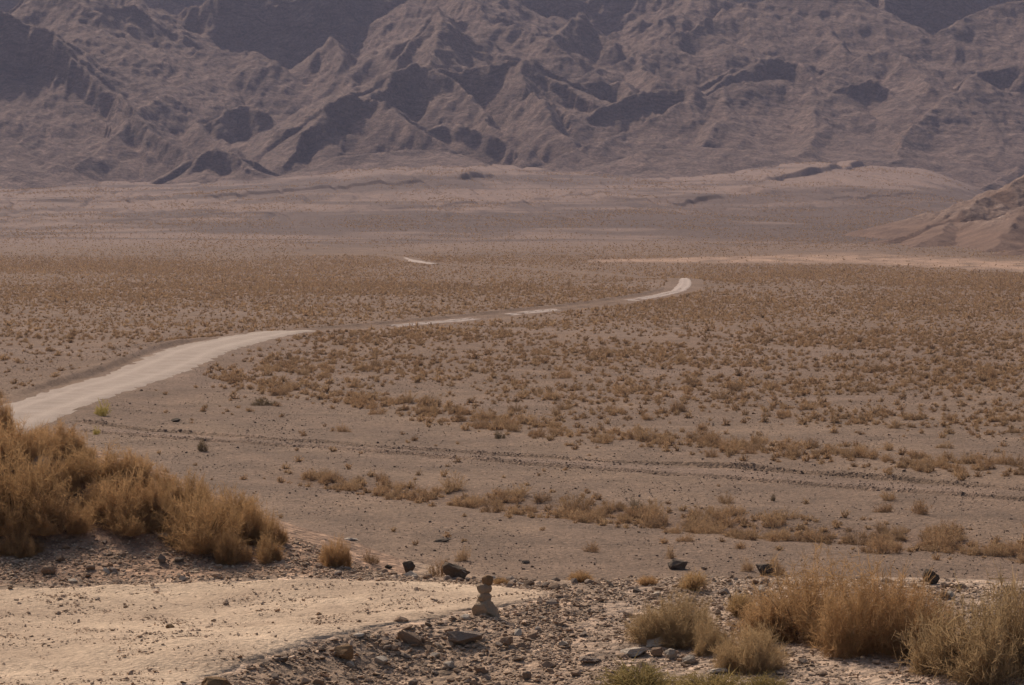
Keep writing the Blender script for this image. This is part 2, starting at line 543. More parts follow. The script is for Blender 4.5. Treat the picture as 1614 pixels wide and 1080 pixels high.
# ------------------------------------------------------------------ mountains: crest lines (u, v, D) with slopes on either side
# each: (points left to right, camera side: (cliff slope, cliff width, talus slope), far side slope)
CRESTS = [
    # far back walls
    ([(-300, -130, 2950), (200, -150, 2950), (600, -120, 2950), (1000, -150, 2950), (1400, -120, 2950), (1900, -140, 2950)], (1.5, 60, .6), .6),
    ([(-250, -10, 2330), (0, 12, 2330), (70, 42, 2318), (100, 70, 2305), (118, 98, 2290)], (2.0, 58, .6, 212), .7),
    ([(130, 20, 2480), (165, 45, 2440), (240, 108, 2380), (300, 168, 2300), (340, 205, 2240)], (.62, 20, .5), .8),
    ([(60, -20, 2500), (130, 0, 2500), (205, 15, 2500)], (1.45, 40, .6), .8),
    ([(200, 30, 2620), (280, 24, 2620), (340, 6, 2610), (430, -6, 2620), (520, -16, 2640)], (1.22, 105, .55), .8),
    ([(230, 128, 2450), (290, 98, 2430), (330, 82, 2425), (400, 86, 2415), (440, 110, 2400), (475, 140, 2380), (505, 165, 2350)], (.62, 30, .5), 1.3),
    ([(335, 182, 2225), (385, 160, 2240), (425, 182, 2225), (452, 218, 2190)], (1.4, 20, .5, 226), .8),
    ([(495, 130, 2395), (510, 98, 2415), (526, 62, 2435), (550, 92, 2425), (570, 104, 2410), (580, 100, 2415), (604, 138, 2395)], (.8, 30, .6), 1.4),
    ([(490, -30, 2680), (600, -35, 2680), (690, -20, 2670)], (1.22, 110, .6), .8),
    ([(600, 135, 2300), (630, 92, 2345), (660, 52, 2385), (692, 10, 2425), (715, 38, 2410), (745, 70, 2400), (790, 88, 2390)], (.85, 30, .6), 1.6),
    ([(760, 30, 2500), (800, 45, 2470), (845, 60, 2450), (872, 62, 2430)], (.8, 20, .5), 1.4),
    ([(700, 22, 2520), (760, 34, 2515), (800, 30, 2520)], (1.8, 25, .6), .9),
    ([(597, 152, 2205), (618, 116, 2250), (655, 104, 2270), (690, 108, 2266), (735, 113, 2262), (780, 103, 2262), (822, 95, 2262), (846, 118, 2250), (866, 160, 2215)], (2.1, 26, .52, 205), .45),
    ([(494, 200, 2112), (520, 167, 2140), (545, 152, 2150), (600, 160, 2148), (640, 188, 2122), (668, 210, 2100)], (2.0, 20, .42, 236), .6),
    ([(306, 262, 2042), (325, 240, 2056), (345, 235, 2060), (364, 239, 2058), (384, 260, 2045)], (1.9, 9, .3, 270), .5),
    ([(775, -25, 2700), (840, -22, 2700), (905, -10, 2690)], (1.18, 100, .6), .9),
    ([(852, 74, 2430), (884, 52, 2455), (912, 24, 2485), (936, 52, 2470), (962, 68, 2450)], (.95, 22, .6), 1.5),
    ([(900, -18, 2720), (1000, -12, 2700), (1100, -30, 2670)], (1.18, 100, .6), .9),
    ([(950, 62, 2540), (1000, 42, 2550), (1040, 34, 2560), (1095, 14, 2590)], (1.2, 18, .6), .9),
    ([(888, 140, 2300), (930, 115, 2330), (1000, 86, 2380), (1060, 62, 2420), (1110, 36, 2460), (1160, 10, 2500), (1230, -5, 2530), (1320, -20, 2550)], (.55, 40, .5), 1.1),
    ([(894, 142, 2262), (940, 128, 2272), (975, 131, 2272), (1000, 152, 2245), (1012, 172, 2215)], (1.6, 17, .45, 170), .5),
    ([(962, 168, 2200), (1010, 150, 2215), (1040, 140, 2222), (1082, 134, 2224), (1095, 170, 2190)], (1.35, 15, .45, 184), .5),
    ([(880, 246, 2072), (940, 223, 2100), (1000, 200, 2140), (1060, 174, 2180), (1120, 150, 2220), (1160, 138, 2250), (1215, 127, 2270), (1280, 138, 2262), (1340, 164, 2230), (1400, 200, 2180), (1440, 222, 2140)], (.46, 60, .36), 1.2),
    ([(1150, 128, 2325), (1180, 102, 2348), (1225, 92, 2358), (1262, 98, 2350), (1275, 125, 2325)], (1.3, 18, .5, 142), .5),
    ([(1250, 0, 2540), (1300, 30, 2480), (1310, 52, 2450), (1340, 82, 2400), (1372, 104, 2370)], (.7, 30, .5), 1.1),
    ([(1290, -35, 2660), (1400, -38, 2660), (1510, -20, 2650)], (1.18, 100, .6), .9),
    ([(1250, 132, 2315), (1300, 118, 2335), (1355, 92, 2370), (1400, 72, 2400), (1480, 50, 2430), (1540, 20, 2470), (1614, -2, 2500), (1760, -20, 2520)], (.56, 40, .46), 1.0),
    ([(1330, 132, 2272), (1370, 126, 2280), (1405, 142, 2268), (1430, 160, 2240)], (1.2, 12, .45, 160), .6),
    ([(1518, 140, 2286), (1545, 112, 2308), (1600, 102, 2318), (1720, 98, 2318)], (1.45, 20, .45, 170), .6),
    # spurs that run down towards the camera
    ([(1385, 272, 2062), (1420, 222, 2130), (1480, 160, 2222), (1530, 118, 2292)], (.46, 50, .36), 1.3),
    ([(1540, 300, 2000), (1614, 258, 2050), (1760, 190, 2120)], (.5, 30, .34), .6),
    ([(25, 232, 2150), (48, 205, 2195), (84, 142, 2262), (112, 92, 2316)], (.55, 40, .44), 1.7),
    ([(130, 255, 2090), (180, 215, 2150), (215, 180, 2200), (260, 150, 2260)], (.6, 30, .42), .7),
    ([(-200, 230, 2080), (0, 226, 2090), (60, 252, 2070), (120, 268, 2050)], (.4, 30, .32), .6),
    ([(540, 248, 2045), (640, 236, 2060), (700, 238, 2060), (780, 262, 2040)], (.3, 40, .25), .5),
    ([(660, 212, 2100), (700, 196, 2130), (760, 205, 2120), (800, 232, 2085)], (1.4, 9, .45), .6),
    ([(940, 268, 2030), (1010, 240, 2070), (1100, 232, 2080), (1200, 240, 2075), (1330, 255, 2060)], (.3, 50, .25), .6),
]
RIBS = [
    ([(195, -15, 2590), (240, 40, 2515), (288, 92, 2440)], .62, .62),
    ([(1125, -30, 2640), (1085, 10, 2560), (1040, 38, 2500)], .7, .7),
    ([(735, -40, 2640), (742, 0, 2560), (770, 40, 2480)], .75, .75),
    ([(110, -30, 2480), (125, 10, 2440), (150, 40, 2420)], .7, .7),  # descending ribs: (points from the top down, slope left, slope right)
    ([(690, 108, 2262), (715, 130, 2232), (735, 152, 2205), (765, 185, 2155), (800, 212, 2110), (838, 232, 2072)], 1.15, 1.15),
    ([(820, 95, 2258), (840, 150, 2200), (875, 195, 2140), (905, 228, 2090)], 1.0, 1.0),
    ([(526, 62, 2430), (540, 100, 2390), (555, 140, 2330)], .9, .9),
    ([(692, 10, 2425), (690, 60, 2360), (680, 104, 2290)], .9, .9),
    ([(240, 110, 2378), (280, 165, 2280), (330, 215, 2170), (370, 238, 2110)], .8, .8),
    ([(118, 98, 2290), (180, 150, 2230), (235, 205, 2150), (290, 245, 2080)], 2.0, .7),
    ([(600, 160, 2146), (650, 196, 2105), (700, 222, 2075)], .9, .9),
    ([(1000, 86, 2380), (1020, 110, 2320), (1035, 130, 2270)], .8, .8),
    ([(1160, 138, 2250), (1130, 190, 2160), (1110, 235, 2090)], .5, .5),
    ([(1280, 138, 2262), (1290, 190, 2170), (1270, 240, 2085)], .5, .5),
    ([(1400, 72, 2400), (1450, 110, 2330), (1470, 140, 2260)], .6, .6),
    ([(1410, -38, 2650), (1395, 20, 2590), (1385, 60, 2540)], 1.5, 1.5),
]


def build_mountains():
    Ys = np.linspace(1890, 3010, 920); Ts = np.linspace(-.30, .30, 1250)
    st = 2
    yc = np.linspace(1890, 3010, 460); tc = np.linspace(-.30, .30, 625)
    Y, T = np.meshgrid(yc, tc, indexing='ij'); X = T * Y
    Xw = X + 5.5 * fbm(X / 46, Y / 46, 3, 101) + 1.0 * fbm(X / 11, Y / 14, 2, 105); Yw = Y + 9 * fbm(X / 52, Y / 60, 3, 103) + 2.0 * fbm(X / 10, Y / 16, 2, 107)
    Z = np.full(X.shape, -80.0)
    # the soft maximum of all crests
    kn = 3.0
    acc = np.zeros(X.shape); zmax = np.full(X.shape, -80.0)
    layers = []
    RAG = fbm(X / 26, Y / 200, 3, 109)

    def crest(pts, front, back, rib=None):
        P = np.array([[float(q) for q in at(u, v, D)] for u, v, D in pts])
        best = np.full(X.shape, -1e9)
        for i in range(len(P) - 1):
            a = P[i]; b = P[i + 1]; d = b[:2] - a[:2]; L2 = float(d @ d)
            t = np.clip(((Xw - a[0]) * d[0] + (Yw - a[1]) * d[1]) / L2, 0, 1)
            ex = Xw - (a[0] + t * d[0]); ey = Yw - (a[1] + t * d[1])
            dd = np.hypot(ex, ey)
            h = a[2] + t * (b[2] - a[2])
            if rib is None:
                camside = d[0] * ey - d[1] * ex < 0
                k1, w, k2 = front[:3]
                if len(front) > 3:
                    w = np.clip((h - float(at(807, front[3], a[1])[2])) / k1, 0, w) * np.clip(.95 + .5 * RAG, .7, 1.15)
                zf = h - k1 * np.minimum(dd, w) - k2 * np.maximum(dd - w, 0)
                z = np.where(camside, zf, h - back * dd)
            else:
                left = ex < 0
                k = np.where(left, rib[0], rib[1])
                z = h - k * np.minimum(dd, 25) - k * .6 * np.maximum(dd - 25, 0)
            best = np.maximum(best, z)
        return best
    for pts, fr, bk in CRESTS:
        zmax = np.maximum(zmax, crest(pts, fr, bk))
    for pts, a, b in RIBS:
        zmax = np.maximum(zmax, crest(pts, None, None, (a, b)))
    Zc = zmax
    # bilinear refinement
    def up(A, n, axis):
        m = A.shape[axis]; p = np.linspace(0, m - 1, n); i = np.clip(p.astype(int), 0, m - 2); f = p - i
        A0 = np.take(A, i, axis); A1 = np.take(A, i + 1, axis)
        f = f[:, None] if axis == 0 else f[None, :]
        return A0 * (1 - f) + A1 * f
    Z = up(up(Zc, len(Ys), 0), len(Ts), 1)
    Y, T = np.meshgrid(Ys, Ts, indexing='ij'); X = T * Y
    base = H(X, Y, False)
    hgt = np.clip((Z - base) / 40, 0, 1)
    sl = -np.gradient(Z, axis=0) / -np.gradient(Y, axis=0)
    cliff = sstep(.85, 1.4, sl)
    rib = fbm(X / 7.5, Y / 90 + Z / 60, 4, 141, ridged=True); rib2 = fbm(X / 21 + Z / 80, Y / 120, 3, 143)
    Z = Z + cliff * (1.0 * (rib - .4) + (1.4 + 1.8 * sstep(2430, 2600, Y)) * rib2)
    # erosion: gullies and broken rock
    r1 = fbm(X / 58, Y / 95, 4, 111, ridged=True)
    r2 = fbm(X / 17, Y / 30, 4, 113, ridged=True)
    r1b = fbm(X / 24 + .4 * fbm(X / 60, Y / 60, 2, 131), Y / 200, 3, 133, ridged=True)
    r3 = fbm(X / 5.5, Y / 8, 3, 117)
    calm = sstep(1120, 1330, 807 + F * T) * .55
    Z = Z + hgt * ((1 - calm) * (2.6 + 3.0 * sstep(2380, 2560, Y)) * (r1 - .6) + (1 - .7 * calm) * .85 * (r2 - .6) + .5 * r3 + (1 - .6 * calm) * 1.9 * (r1b - .5))
    # strata: beds of uneven thickness stand out or weather back
    ph = Z + .07 * X + 7 * fbm(X / 150, Y / 150, 3, 119)
    w = hgt * (.35 + .75 * sstep(-.3, .5, fbm(X / 70, Y / 90, 3, 121)))
    bed = .55 * perlin(ph / 4.6, 0 * ph + .37, 125) + .24 * perlin(ph / 1.9, 0 * ph + .61 + X / 400, 127) + .1 * perlin(ph / .9, X / 60, 128)
    Z = Z + bed * w
    Z = np.where(Z < base - 6, base - 6, Z)
    me = np_mesh('mountains', np.stack([X, Y, Z], -1).reshape(-1, 3), grid_quads(len(Ys), len(Ts)))
    tag(link('mountains', me, mat_mountain('banded_rock')), kind='structure')


def build_spur_hill():
    """the nearer rocky hill that enters from the right"""
    n, m = 420, 520
    ys = np.linspace(740, 1250, n); ts = np.linspace(.075, .30, m)
    Y, T = np.meshgrid(ys, ts, indexing='ij'); X = T * Y
    Xw = X + 2.2 * fbm(X / 16, Y / 26, 3, 201); Yw = Y + 5 * fbm(X / 20, Y / 26, 3, 203)
    Z = np.full(X.shape, -60.0)
    lines = [
        ([(1230, 404, 870), (1330, 396, 900), (1410, 374, 930), (1500, 345, 965), (1545, 318, 985), (1580, 300, 1000), (1614, 282, 1015), (1760, 215, 1060)], .42, .5),
        ([(1500, 352, 955), (1560, 350, 930), (1640, 318, 925), (1760, 270, 940)], .50, .5),
        ([(1560, 402, 800), (1640, 384, 815), (1760, 350, 850)], .30, .35),
        ([(1500, 352, 950), (1470, 372, 905), (1440, 392, 870)], .30, .30),
        ([(1614, 330, 925), (1580, 372, 870), (1560, 396, 830)], .34, .34),
    ]
    for pts, kf, kb in lines:
        P = np.array([[float(q) for q in at(u, v, D)] for u, v, D in pts])
        for i in range(len(P) - 1):
            a = P[i]; b = P[i + 1]; d = b[:2] - a[:2]
            t = np.clip(((Xw - a[0]) * d[0] + (Yw - a[1]) * d[1]) / float(d @ d), 0, 1)
            ex = Xw - (a[0] + t * d[0]); ey = Yw - (a[1] + t * d[1]); dd = np.hypot(ex, ey)
            Z = np.maximum(Z, a[2] + t * (b[2] - a[2]) - np.where(ey < 0, kf, kb) * dd * (1 - .25 * sstep(10, 60, dd)))
    base = H(X, Y, False)
    up_ = np.clip((Z - base) / 9, 0, 1)
    rough = sstep(.35, .8, up_) * sstep(-.15, .35, fbm(X / 26, Y / 40, 3, 207) + .25)
    r = fbm(X / 11, Y / 26, 5, 205, ridged=True)
    Z = Z + up_ * .35 * fbm(X / 8, Y / 12, 3, 211) + rough * 1.05 * (r - .45)
    ph = Z - .25 * X; q = (ph / 2.2) % 1
    Z = Z + rough * (sstep(0, .5, q) - q) * 2.2 * .2
    Z = np.where(Z < base - 1.2, base - 1.2, Z)
    me = np_mesh('rocky_hill', np.stack([X, Y, Z], -1).reshape(-1, 3), grid_quads(n, m))
    vcol(me, 'rock', rough.ravel())
    k = NT('hill_rock'); P_ = k.coord()
    tal = k.ramp(k.noise(P_, .12, 5, .6), [(.35, (.15, .087, .06)), (.65, (.225, .134, .092))])
    rk = k.ramp(k.noise(k.mapping(P_, (.5, .3, 1.4)), .45, 6, .75), [(.3, (.12, .074, .056)), (.55, (.235, .152, .112)), (.72, (.40, .29, .23))])
    c = k.mix(tal, rk, k.attr('rock', 'Fac'))
    c = k.mix(c, k.ramp(k.noise(P_, 1.1, 4, .7), [(.3, .7), (.7, 1.25)]), .8, 'MULTIPLY')
    k.finish(c, k.bump(k.math('MULTIPLY', k.noise(P_, .6, 6, .7), 1.6), .7, 1.0))
    tag(link('rocky_hill', me, k.m), kind='structure')


# ------------------------------------------------------------------ roads
def resample(P, step):
    seg = np.hypot(*np.diff(P, axis=0).T); s = np.concatenate([[0], np.cumsum(seg)])
    n = max(2, int(s[-1] / step)); q = np.linspace(0, s[-1], n)
    X = np.interp(q, s, P[:, 0]); Y = np.interp(q, s, P[:, 1])
    ker = np.ones(9) / 9
    if n > 30:
        Xp = np.pad(X, 4, 'edge'); Yp = np.pad(Y, 4, 'edge')
        X = np.convolve(Xp, ker, 'valid'); Y = np.convolve(Yp, ker, 'valid')
    return np.stack([X, Y], 1)


def road_strip(name, P, half, mat, lift=.05, step=.8, ncol=25, wob=.45, seed=301, gaps=False):
    R = resample(P, step)
    T = np.gradient(R, axis=0); T /= np.linalg.norm(T, axis=1)[:, None] + 1e-9
    N = np.stack([-T[:, 1], T[:, 0]], 1)
    q = np.linspace(-1, 1, ncol)
    hw = half * np.ones(len(R)) if np.isscalar(half) else np.interp(R[:, 1], half[0], half[1])
    X = R[:, None, 0] + N[:, None, 0] * q[None] * hw[:, None]
    Y = R[:, None, 1] + N[:, None, 1] * q[None] * hw[:, None]
    e = np.abs(q)[None] + wob * .30 * fbm(X / 1.6, Y / 2.5, 4, seed)
    Z = H(X, Y) + lift * (1 - sstep(.3, .9, np.abs(q))[None] * .5) - .35 * sstep(.72, 1.1, e)
    if gaps:
        Z = Z - .3 * sstep(.2, .4, fbm(Y / 16, 0 * Y + .5, 3, 77)) * (1 - sstep(455, 465, Y))
    me = np_mesh(name, np.stack([X, Y, Z], -1).reshape(-1, 3), grid_quads(len(R), ncol))
    qq = np.broadcast_to(q[None], X.shape) + .06 * fbm(X / 3, Y / 9, 2, seed + 7)
    rut = np.exp(-((qq - .34) / .10) ** 2) + np.exp(-((qq + .40) / .12) ** 2)
    vcol(me, 'rut', (np.clip(rut, 0, 1) * .5).ravel())
    return tag(link(name, me, mat), kind='structure')


def build_roads():
    pale = mat_road('pale_gravel', (.315, .24, .19), (.39, .305, .248))
    A = ROAD_A
    far = mat_road('far_gravel', (.36, .275, .23), (.44, .345, .29))
    road_strip('dirt_road', A[:-1], ([150, 200, 262, 300, 320], [3.1, 3.2, 3.7, 2.9, 2.4]), pale, lift=.09)
    road_strip('far_road', ROAD_B[2:], ([310, 330, 460, 480, 503, 522], [.8, 1.05, 1.15, 1.6, 1.3, .3]), far, lift=.06, step=1.2, ncol=15, gaps=True)
    road_strip('far_road_patch', ROAD_C[-4:-1], ([690, 715, 735, 750], [.4, 1.6, 2.2, .6]), far, lift=.12, step=1.5, ncol=15)
    # the road in the foreground: a sheet over the ground that follows the mask
    ys = np.arange(22.5, 33.6, .06); xs = np.arange(-9.0, 1.2, .06)
    Y, X = np.meshgrid(ys, xs, indexing='ij')
    Z0 = H(X, Y); M = road_mask(X, Y, Z0)
    Z = Z0 + .012 - .16 * (1 - sstep(.25, .75, M)) + .012 * fbm(X * 3, Y * 3, 3, 331)
    me = np_mesh('gravel_road', np.stack([X, Y, Z], -1).reshape(-1, 3), grid_quads(len(ys), len(xs)))
    u, v = uv(X, Y, Z)
    lane = (v - np.interp(u, FARU, FARV)) / np.maximum(np.interp(u, NEARU, NEARV) - np.interp(u, FARU, FARV), 1)
    rut = np.exp(-((lane - .36 + .05 * fbm(X, Y, 2, 333)) / .06) ** 2) + np.exp(-((lane - .70) / .07) ** 2)
    vcol(me, 'rut', (np.clip(rut, 0, 1) * .5 * (.5 + fbm(X * .8, Y * .8, 3, 335))).clip(0, 1).ravel())
    tag(link('gravel_road', me, mat_road('tan_gravel', (.37, .26, .178), (.56, .41, .282))), kind='structure')


def lighting():
    w = bpy.data.worlds.new('World'); sc.world = w; w.use_nodes = True
    nt = w.node_tree; bg = nt.nodes['Background']
    sky = nt.nodes.new('ShaderNodeTexSky'); sky.sky_type = 'NISHITA'; sky.sun_disc = False
    EL, AZ = math.radians(44), math.radians(-28)       # azimuth from +Y, negative = left
    sky.dust_density = 4.0; sky.sun_elevation = EL; sky.sun_rotation = AZ
    nt.links.new(sky.outputs[0], bg.inputs[0]); bg.inputs[1].default_value = .10
    sun = bpy.data.lights.new('sun', 'SUN'); sun.energy = 3.9; sun.angle = math.radians(.5); sun.color = (1, .88, .74)
    so = bpy.data.objects.new('sun', sun); COL.objects.link(so)
    from mathutils import Vector
    d = Vector((math.sin(AZ) * math.cos(EL), math.cos(AZ) * math.cos(EL), math.sin(EL)))
    so.rotation_euler = d.to_track_quat('Z', 'Y').to_euler()
    so.location = (0, 0, 50)


def camera():
    cam = bpy.data.cameras.new('camera'); co = bpy.data.objects.new('camera', cam); COL.objects.link(co)
    cam.sensor_width = 36.0; cam.lens = F / 1614.0 * 36.0
    cam.clip_start = .5; cam.clip_end = 9000
    co.location = (0, 0, 0); co.rotation_euler = (math.pi / 2 - PITCH, 0, 0)
    sc.camera = co


def haze():
    x0, x1, y0, y1, z0, z1 = -2000, 2000, -40, 3080, -21, 330
    V = [(x, y, z) for x in (x0, x1) for y in (y0, y1) for z in (z0, z1)]
    Q = [(0, 1, 3, 2), (4, 6, 7, 5), (0, 4, 5, 1), (2, 3, 7, 6), (0, 2, 6, 4), (1, 5, 7, 3)]
    me = np_mesh('haze', V, np.array(Q), smooth=False)
    m = bpy.data.materials.new('haze_air'); m.use_nodes = True; t = m.node_tree; t.nodes.clear()
    o = t.nodes.new('ShaderNodeOutputMaterial'); p = t.nodes.new('ShaderNodeVolumePrincipled')
    p.inputs['Color'].default_value = (.70, .71, 1.0, 1)
    p.inputs['Density'].default_value = .00008
    t.links.new(p.outputs[0], o.inputs['Volume'])
    tag(link('haze', me, m), 'thin pale haze over the whole desert valley', kind='stuff')


# ------------------------------------------------------------------ placing things on the ground
_GD = np.concatenate([np.arange(22, 40, .05), np.geomspace(40, 900, 900)])


def ground_hit(u, v):
    """first point where the line of sight through photo pixel (u, v) meets the ground"""
    x, y, z = at(np.full(_GD.shape, float(u)), np.full(_GD.shape, float(v)), _GD)
    below = z < H(x, y, False)
    i = int(np.argmax(below)) if below.any() else len(_GD) - 1
    return float(x[i]), float(y[i]), float(H(x[i:i + 1], y[i:i + 1])[0])


def ground_at(u, D):
    z = -4.0
    for _ in range(3):
        x, y, _z = at(u, float(uv(0, D, z)[1]), D)
        z = float(H(np.array([x]), np.array([D]))[0])
    return float(x), float(D), z


# ------------------------------------------------------------------ dry shrubs
def ribbons(P, W, rng):
    """P (n, k, 3) centre lines, W (n, k) half widths -> vertices and quads of thin strips"""
    n, k, _ = P.shape
    T = np.gradient(P, axis=1)
    R = rng.normal(size=(n, 1, 3))
    S = np.cross(T, R); S /= np.linalg.norm(S, axis=2, keepdims=True) + 1e-9
    V = np.stack([P - S * W[..., None], P + S * W[..., None]], 2).reshape(-1, 3)
    b = (np.arange(n)[:, None] * k + np.arange(k - 1)[None]) * 2
    Q = np.stack([b, b + 1, b + 3, b + 2], -1).reshape(-1, 4)
    return V, Q


def shrub_arrays(seed, n_main, n_sub, w, lumps=.22, upright=.35, sublen=.26, low=.05):
    """a unit shrub: radius 1, height 1, base at the origin"""
    rng = np.random.default_rng(seed)
    nl = 9
    lp = rng.normal(size=(nl, 3)); lp[:, 2] = np.abs(lp[:, 2]); lp /= np.linalg.norm(lp, axis=1)[:, None]
    la = rng.uniform(-1, 1, nl)
    az = rng.uniform(0, 2 * np.pi, n_main); sz = rng.uniform(low, 1, n_main) ** .8
    cz = np.sqrt(1 - sz * sz)
    d = np.stack([np.cos(az) * cz, np.sin(az) * cz, sz], 1)
    lump = 1 + lumps * ((np.clip(d @ lp.T, 0, 1) ** 6) * la).sum(1)
    ln = rng.uniform(.62, 1.0, n_main) * lump * .88
    tip = d * ln[:, None]
    base = np.stack([np.cos(az), np.sin(az), 0 * az], 1) * rng.uniform(0, .22, n_main)[:, None]
    base[:, 2] = -.03
    mid = base + (tip - base) * np.array([.42, .42, .5]) + np.array([0, 0, 1]) * (upright * .35 * ln)[:, None]
    tt = np.linspace(0, 1, 5)[None, :, None]
    P = (1 - tt) ** 2 * base[:, None] + 2 * tt * (1 - tt) * mid[:, None] + tt ** 2 * tip[:, None]
    P = P + rng.normal(size=P.shape) * .012 * tt
    W = np.linspace(1.0, .25, 5)[None] * w * np.ones((n_main, 1))
    V, Q = ribbons(P, W, rng)
    R = np.repeat(rng.uniform(0, .35, n_main), 10)
    if n_sub:
        pi = np.repeat(np.arange(n_main), n_sub); m = len(pi)
        t = rng.uniform(.3, .98, m)
        a = base[pi]; b = mid[pi]; c = tip[pi]; t_ = t[:, None]
        s0 = (1 - t_) ** 2 * a + 2 * t_ * (1 - t_) * b + t_ ** 2 * c
        tg = 2 * (1 - t_) * (b - a) + 2 * t_ * (c - b)
        tg /= np.linalg.norm(tg, axis=1)[:, None]
        dr = tg * .42 + rng.normal(size=(m, 3)) * .72 + np.array([0, 0, .15]); dr /= np.linalg.norm(dr, axis=1)[:, None]
        L = sublen * rng.uniform(.5, 1.1, m)
        s = np.linspace(0, 1, 3)[None, :, None]
        P2 = s0[:, None] + dr[:, None] * (L[:, None, None] * s) + rng.normal(size=(m, 1, 3)) * .03 * s ** 2
        P2[:, :, 2] = np.maximum(P2[:, :, 2], .0)
        W2 = np.linspace(.8, .3, 3)[None] * w * np.ones((m, 1))
        V2, Q2 = ribbons(P2, W2, rng)
        Q = np.concatenate([Q, Q2 + len(V)]); V = np.concatenate([V, V2])
        R = np.concatenate([R, np.repeat(rng.uniform(0, .35, n_main)[pi], 6)])
    return V, Q, R


def lobed(seed, lobes, n_main, *a, **k):
    rng = np.random.default_rng(seed + 5); Vs = []; Qs = []; Rs = []; b = 0
    for i in range(lobes):
        V, Q, R = shrub_arrays(seed * 7 + i, n_main // lobes, *a, **k)
        if i == 0: off = np.array([0, 0, 0]); sr, sh = .85, 1.0
        else:
            an = i * 2.3 + rng.uniform(-.5, .5); rr = rng.uniform(.35, .62); off = np.array([math.cos(an) * rr, math.sin(an) * rr, 0])
            sr = rng.uniform(.42, .60); sh = rng.uniform(.5, .84)
        V = V * np.array([sr, sr, sh]); V[:, 0] += V[:, 2] * off[0] * .15; V[:, 1] += V[:, 2] * off[1] * .15
        Vs.append(V + off); Qs.append(Q + b); Rs.append((R + rng.uniform(0, .3)) % 1); b += len(V)
    V = np.concatenate(Vs); V[:, :2] -= (V[:, :2].max(0) + V[:, :2].min(0)) / 2
    V[:, :2] /= np.quantile(np.abs(V[:, :2]), .992); V[:, 2] /= np.quantile(V[:, 2], .9985)
    return V, np.concatenate(Qs), np.concatenate(Rs)


def shrub_mesh(name, *a, lobes=1, **k):
    V, Q, R = shrub_arrays(*a, **k) if lobes == 1 else lobed(a[0], lobes, *a[1:], **k)
    me = np_mesh(name, V, Q, smooth=False)
    vcol(me, 'rnd', R)
    return me


def stem_mesh(seed):
    rng = np.random.default_rng(seed); n = 11
    az = rng.uniform(0, 6.28, n); r = rng.uniform(.25, .5, n)
    tip = np.stack([np.cos(az) * r, np.sin(az) * r, rng.uniform(.25, .55, n)], 1)
    vs = []; qs = []; k = 0
    for i in range(n):
        for j, t in enumerate((0., .35, .7, 1.)):
            c = tip[i] * np.array([t ** 1.3, t ** 1.3, t]) + np.array([np.cos(az[i]), np.sin(az[i]), 0]) * .06
            if j == 0: c[2] = -.06
            rad = .022 * (1 - .7 * t)
            for s in range(5):
                an = s * 2 * math.pi / 5; vs.append(c + np.array([math.cos(an) * rad, math.sin(an) * rad, 0]))
            if j:
                b = k + j * 5
                for s in range(5): qs.append((b - 5 + s, b - 5 + (s + 1) % 5, b + (s + 1) % 5, b + s))
        k += 20
    return np_mesh('woody_stem', np.array(vs), np.array(qs))


# ------------------------------------------------------------------ stones
def hull_arrays(seed, n=16, sq=(1, .8, .6), jit=.18):
    rng = np.random.default_rng(seed)
    p = rng.normal(size=(n, 3)); p /= np.linalg.norm(p, axis=1)[:, None]
    p *= rng.uniform(1 - jit, 1, (n, 1)); p *= np.array(sq)
    bm = bmesh.new()
    for q in p: bm.verts.new(q)
    r = bmesh.ops.convex_hull(bm, input=bm.verts)
    bmesh.ops.delete(bm, geom=[g for g in set(r['geom_interior']) | set(r['geom_unused']) if isinstance(g, bmesh.types.BMVert)], context='VERTS')
    bmesh.ops.triangulate(bm, faces=bm.faces)
    bmesh.ops.recalc_face_normals(bm, faces=bm.faces)
    bm.verts.ensure_lookup_table(); bm.verts.index_update()
    V = np.array([v.co[:] for v in bm.verts]); T = np.array([[v.index for v in f.verts] for f in bm.faces])
    bm.free()
    return V, T


def stone_mesh(name, seed, n=22, sq=(1, .8, .65), jit=.2, bevel=.06, rough=.03):
    V, T = hull_arrays(seed, n, sq, jit)
    me = np_mesh(name, V, tris=T, smooth=False)
    bm = bmesh.new(); bm.from_mesh(me)
    bmesh.ops.dissolve_limit(bm, angle_limit=.22, verts=bm.verts, edges=bm.edges)
    bmesh.ops.bevel(bm, geom=list(bm.edges), offset=bevel, segments=2, affect='EDGES', profile=.6, clamp_overlap=True)
    bmesh.ops.triangulate(bm, faces=bm.faces)
    bmesh.ops.subdivide_edges(bm, edges=[e for e in bm.edges if e.calc_length() > .25], cuts=2, use_grid_fill=True)
    bmesh.ops.triangulate(bm, faces=bm.faces)
    for v in bm.verts:
        c = v.co; f = float(fbm(np.array([c.x * 2.6 + seed]), np.array([c.y * 2.6 + c.z * 3.1]), 3, seed)[0])
        v.co = c * (1 + rough * f)
    bm.to_mesh(me); bm.free()
    return me


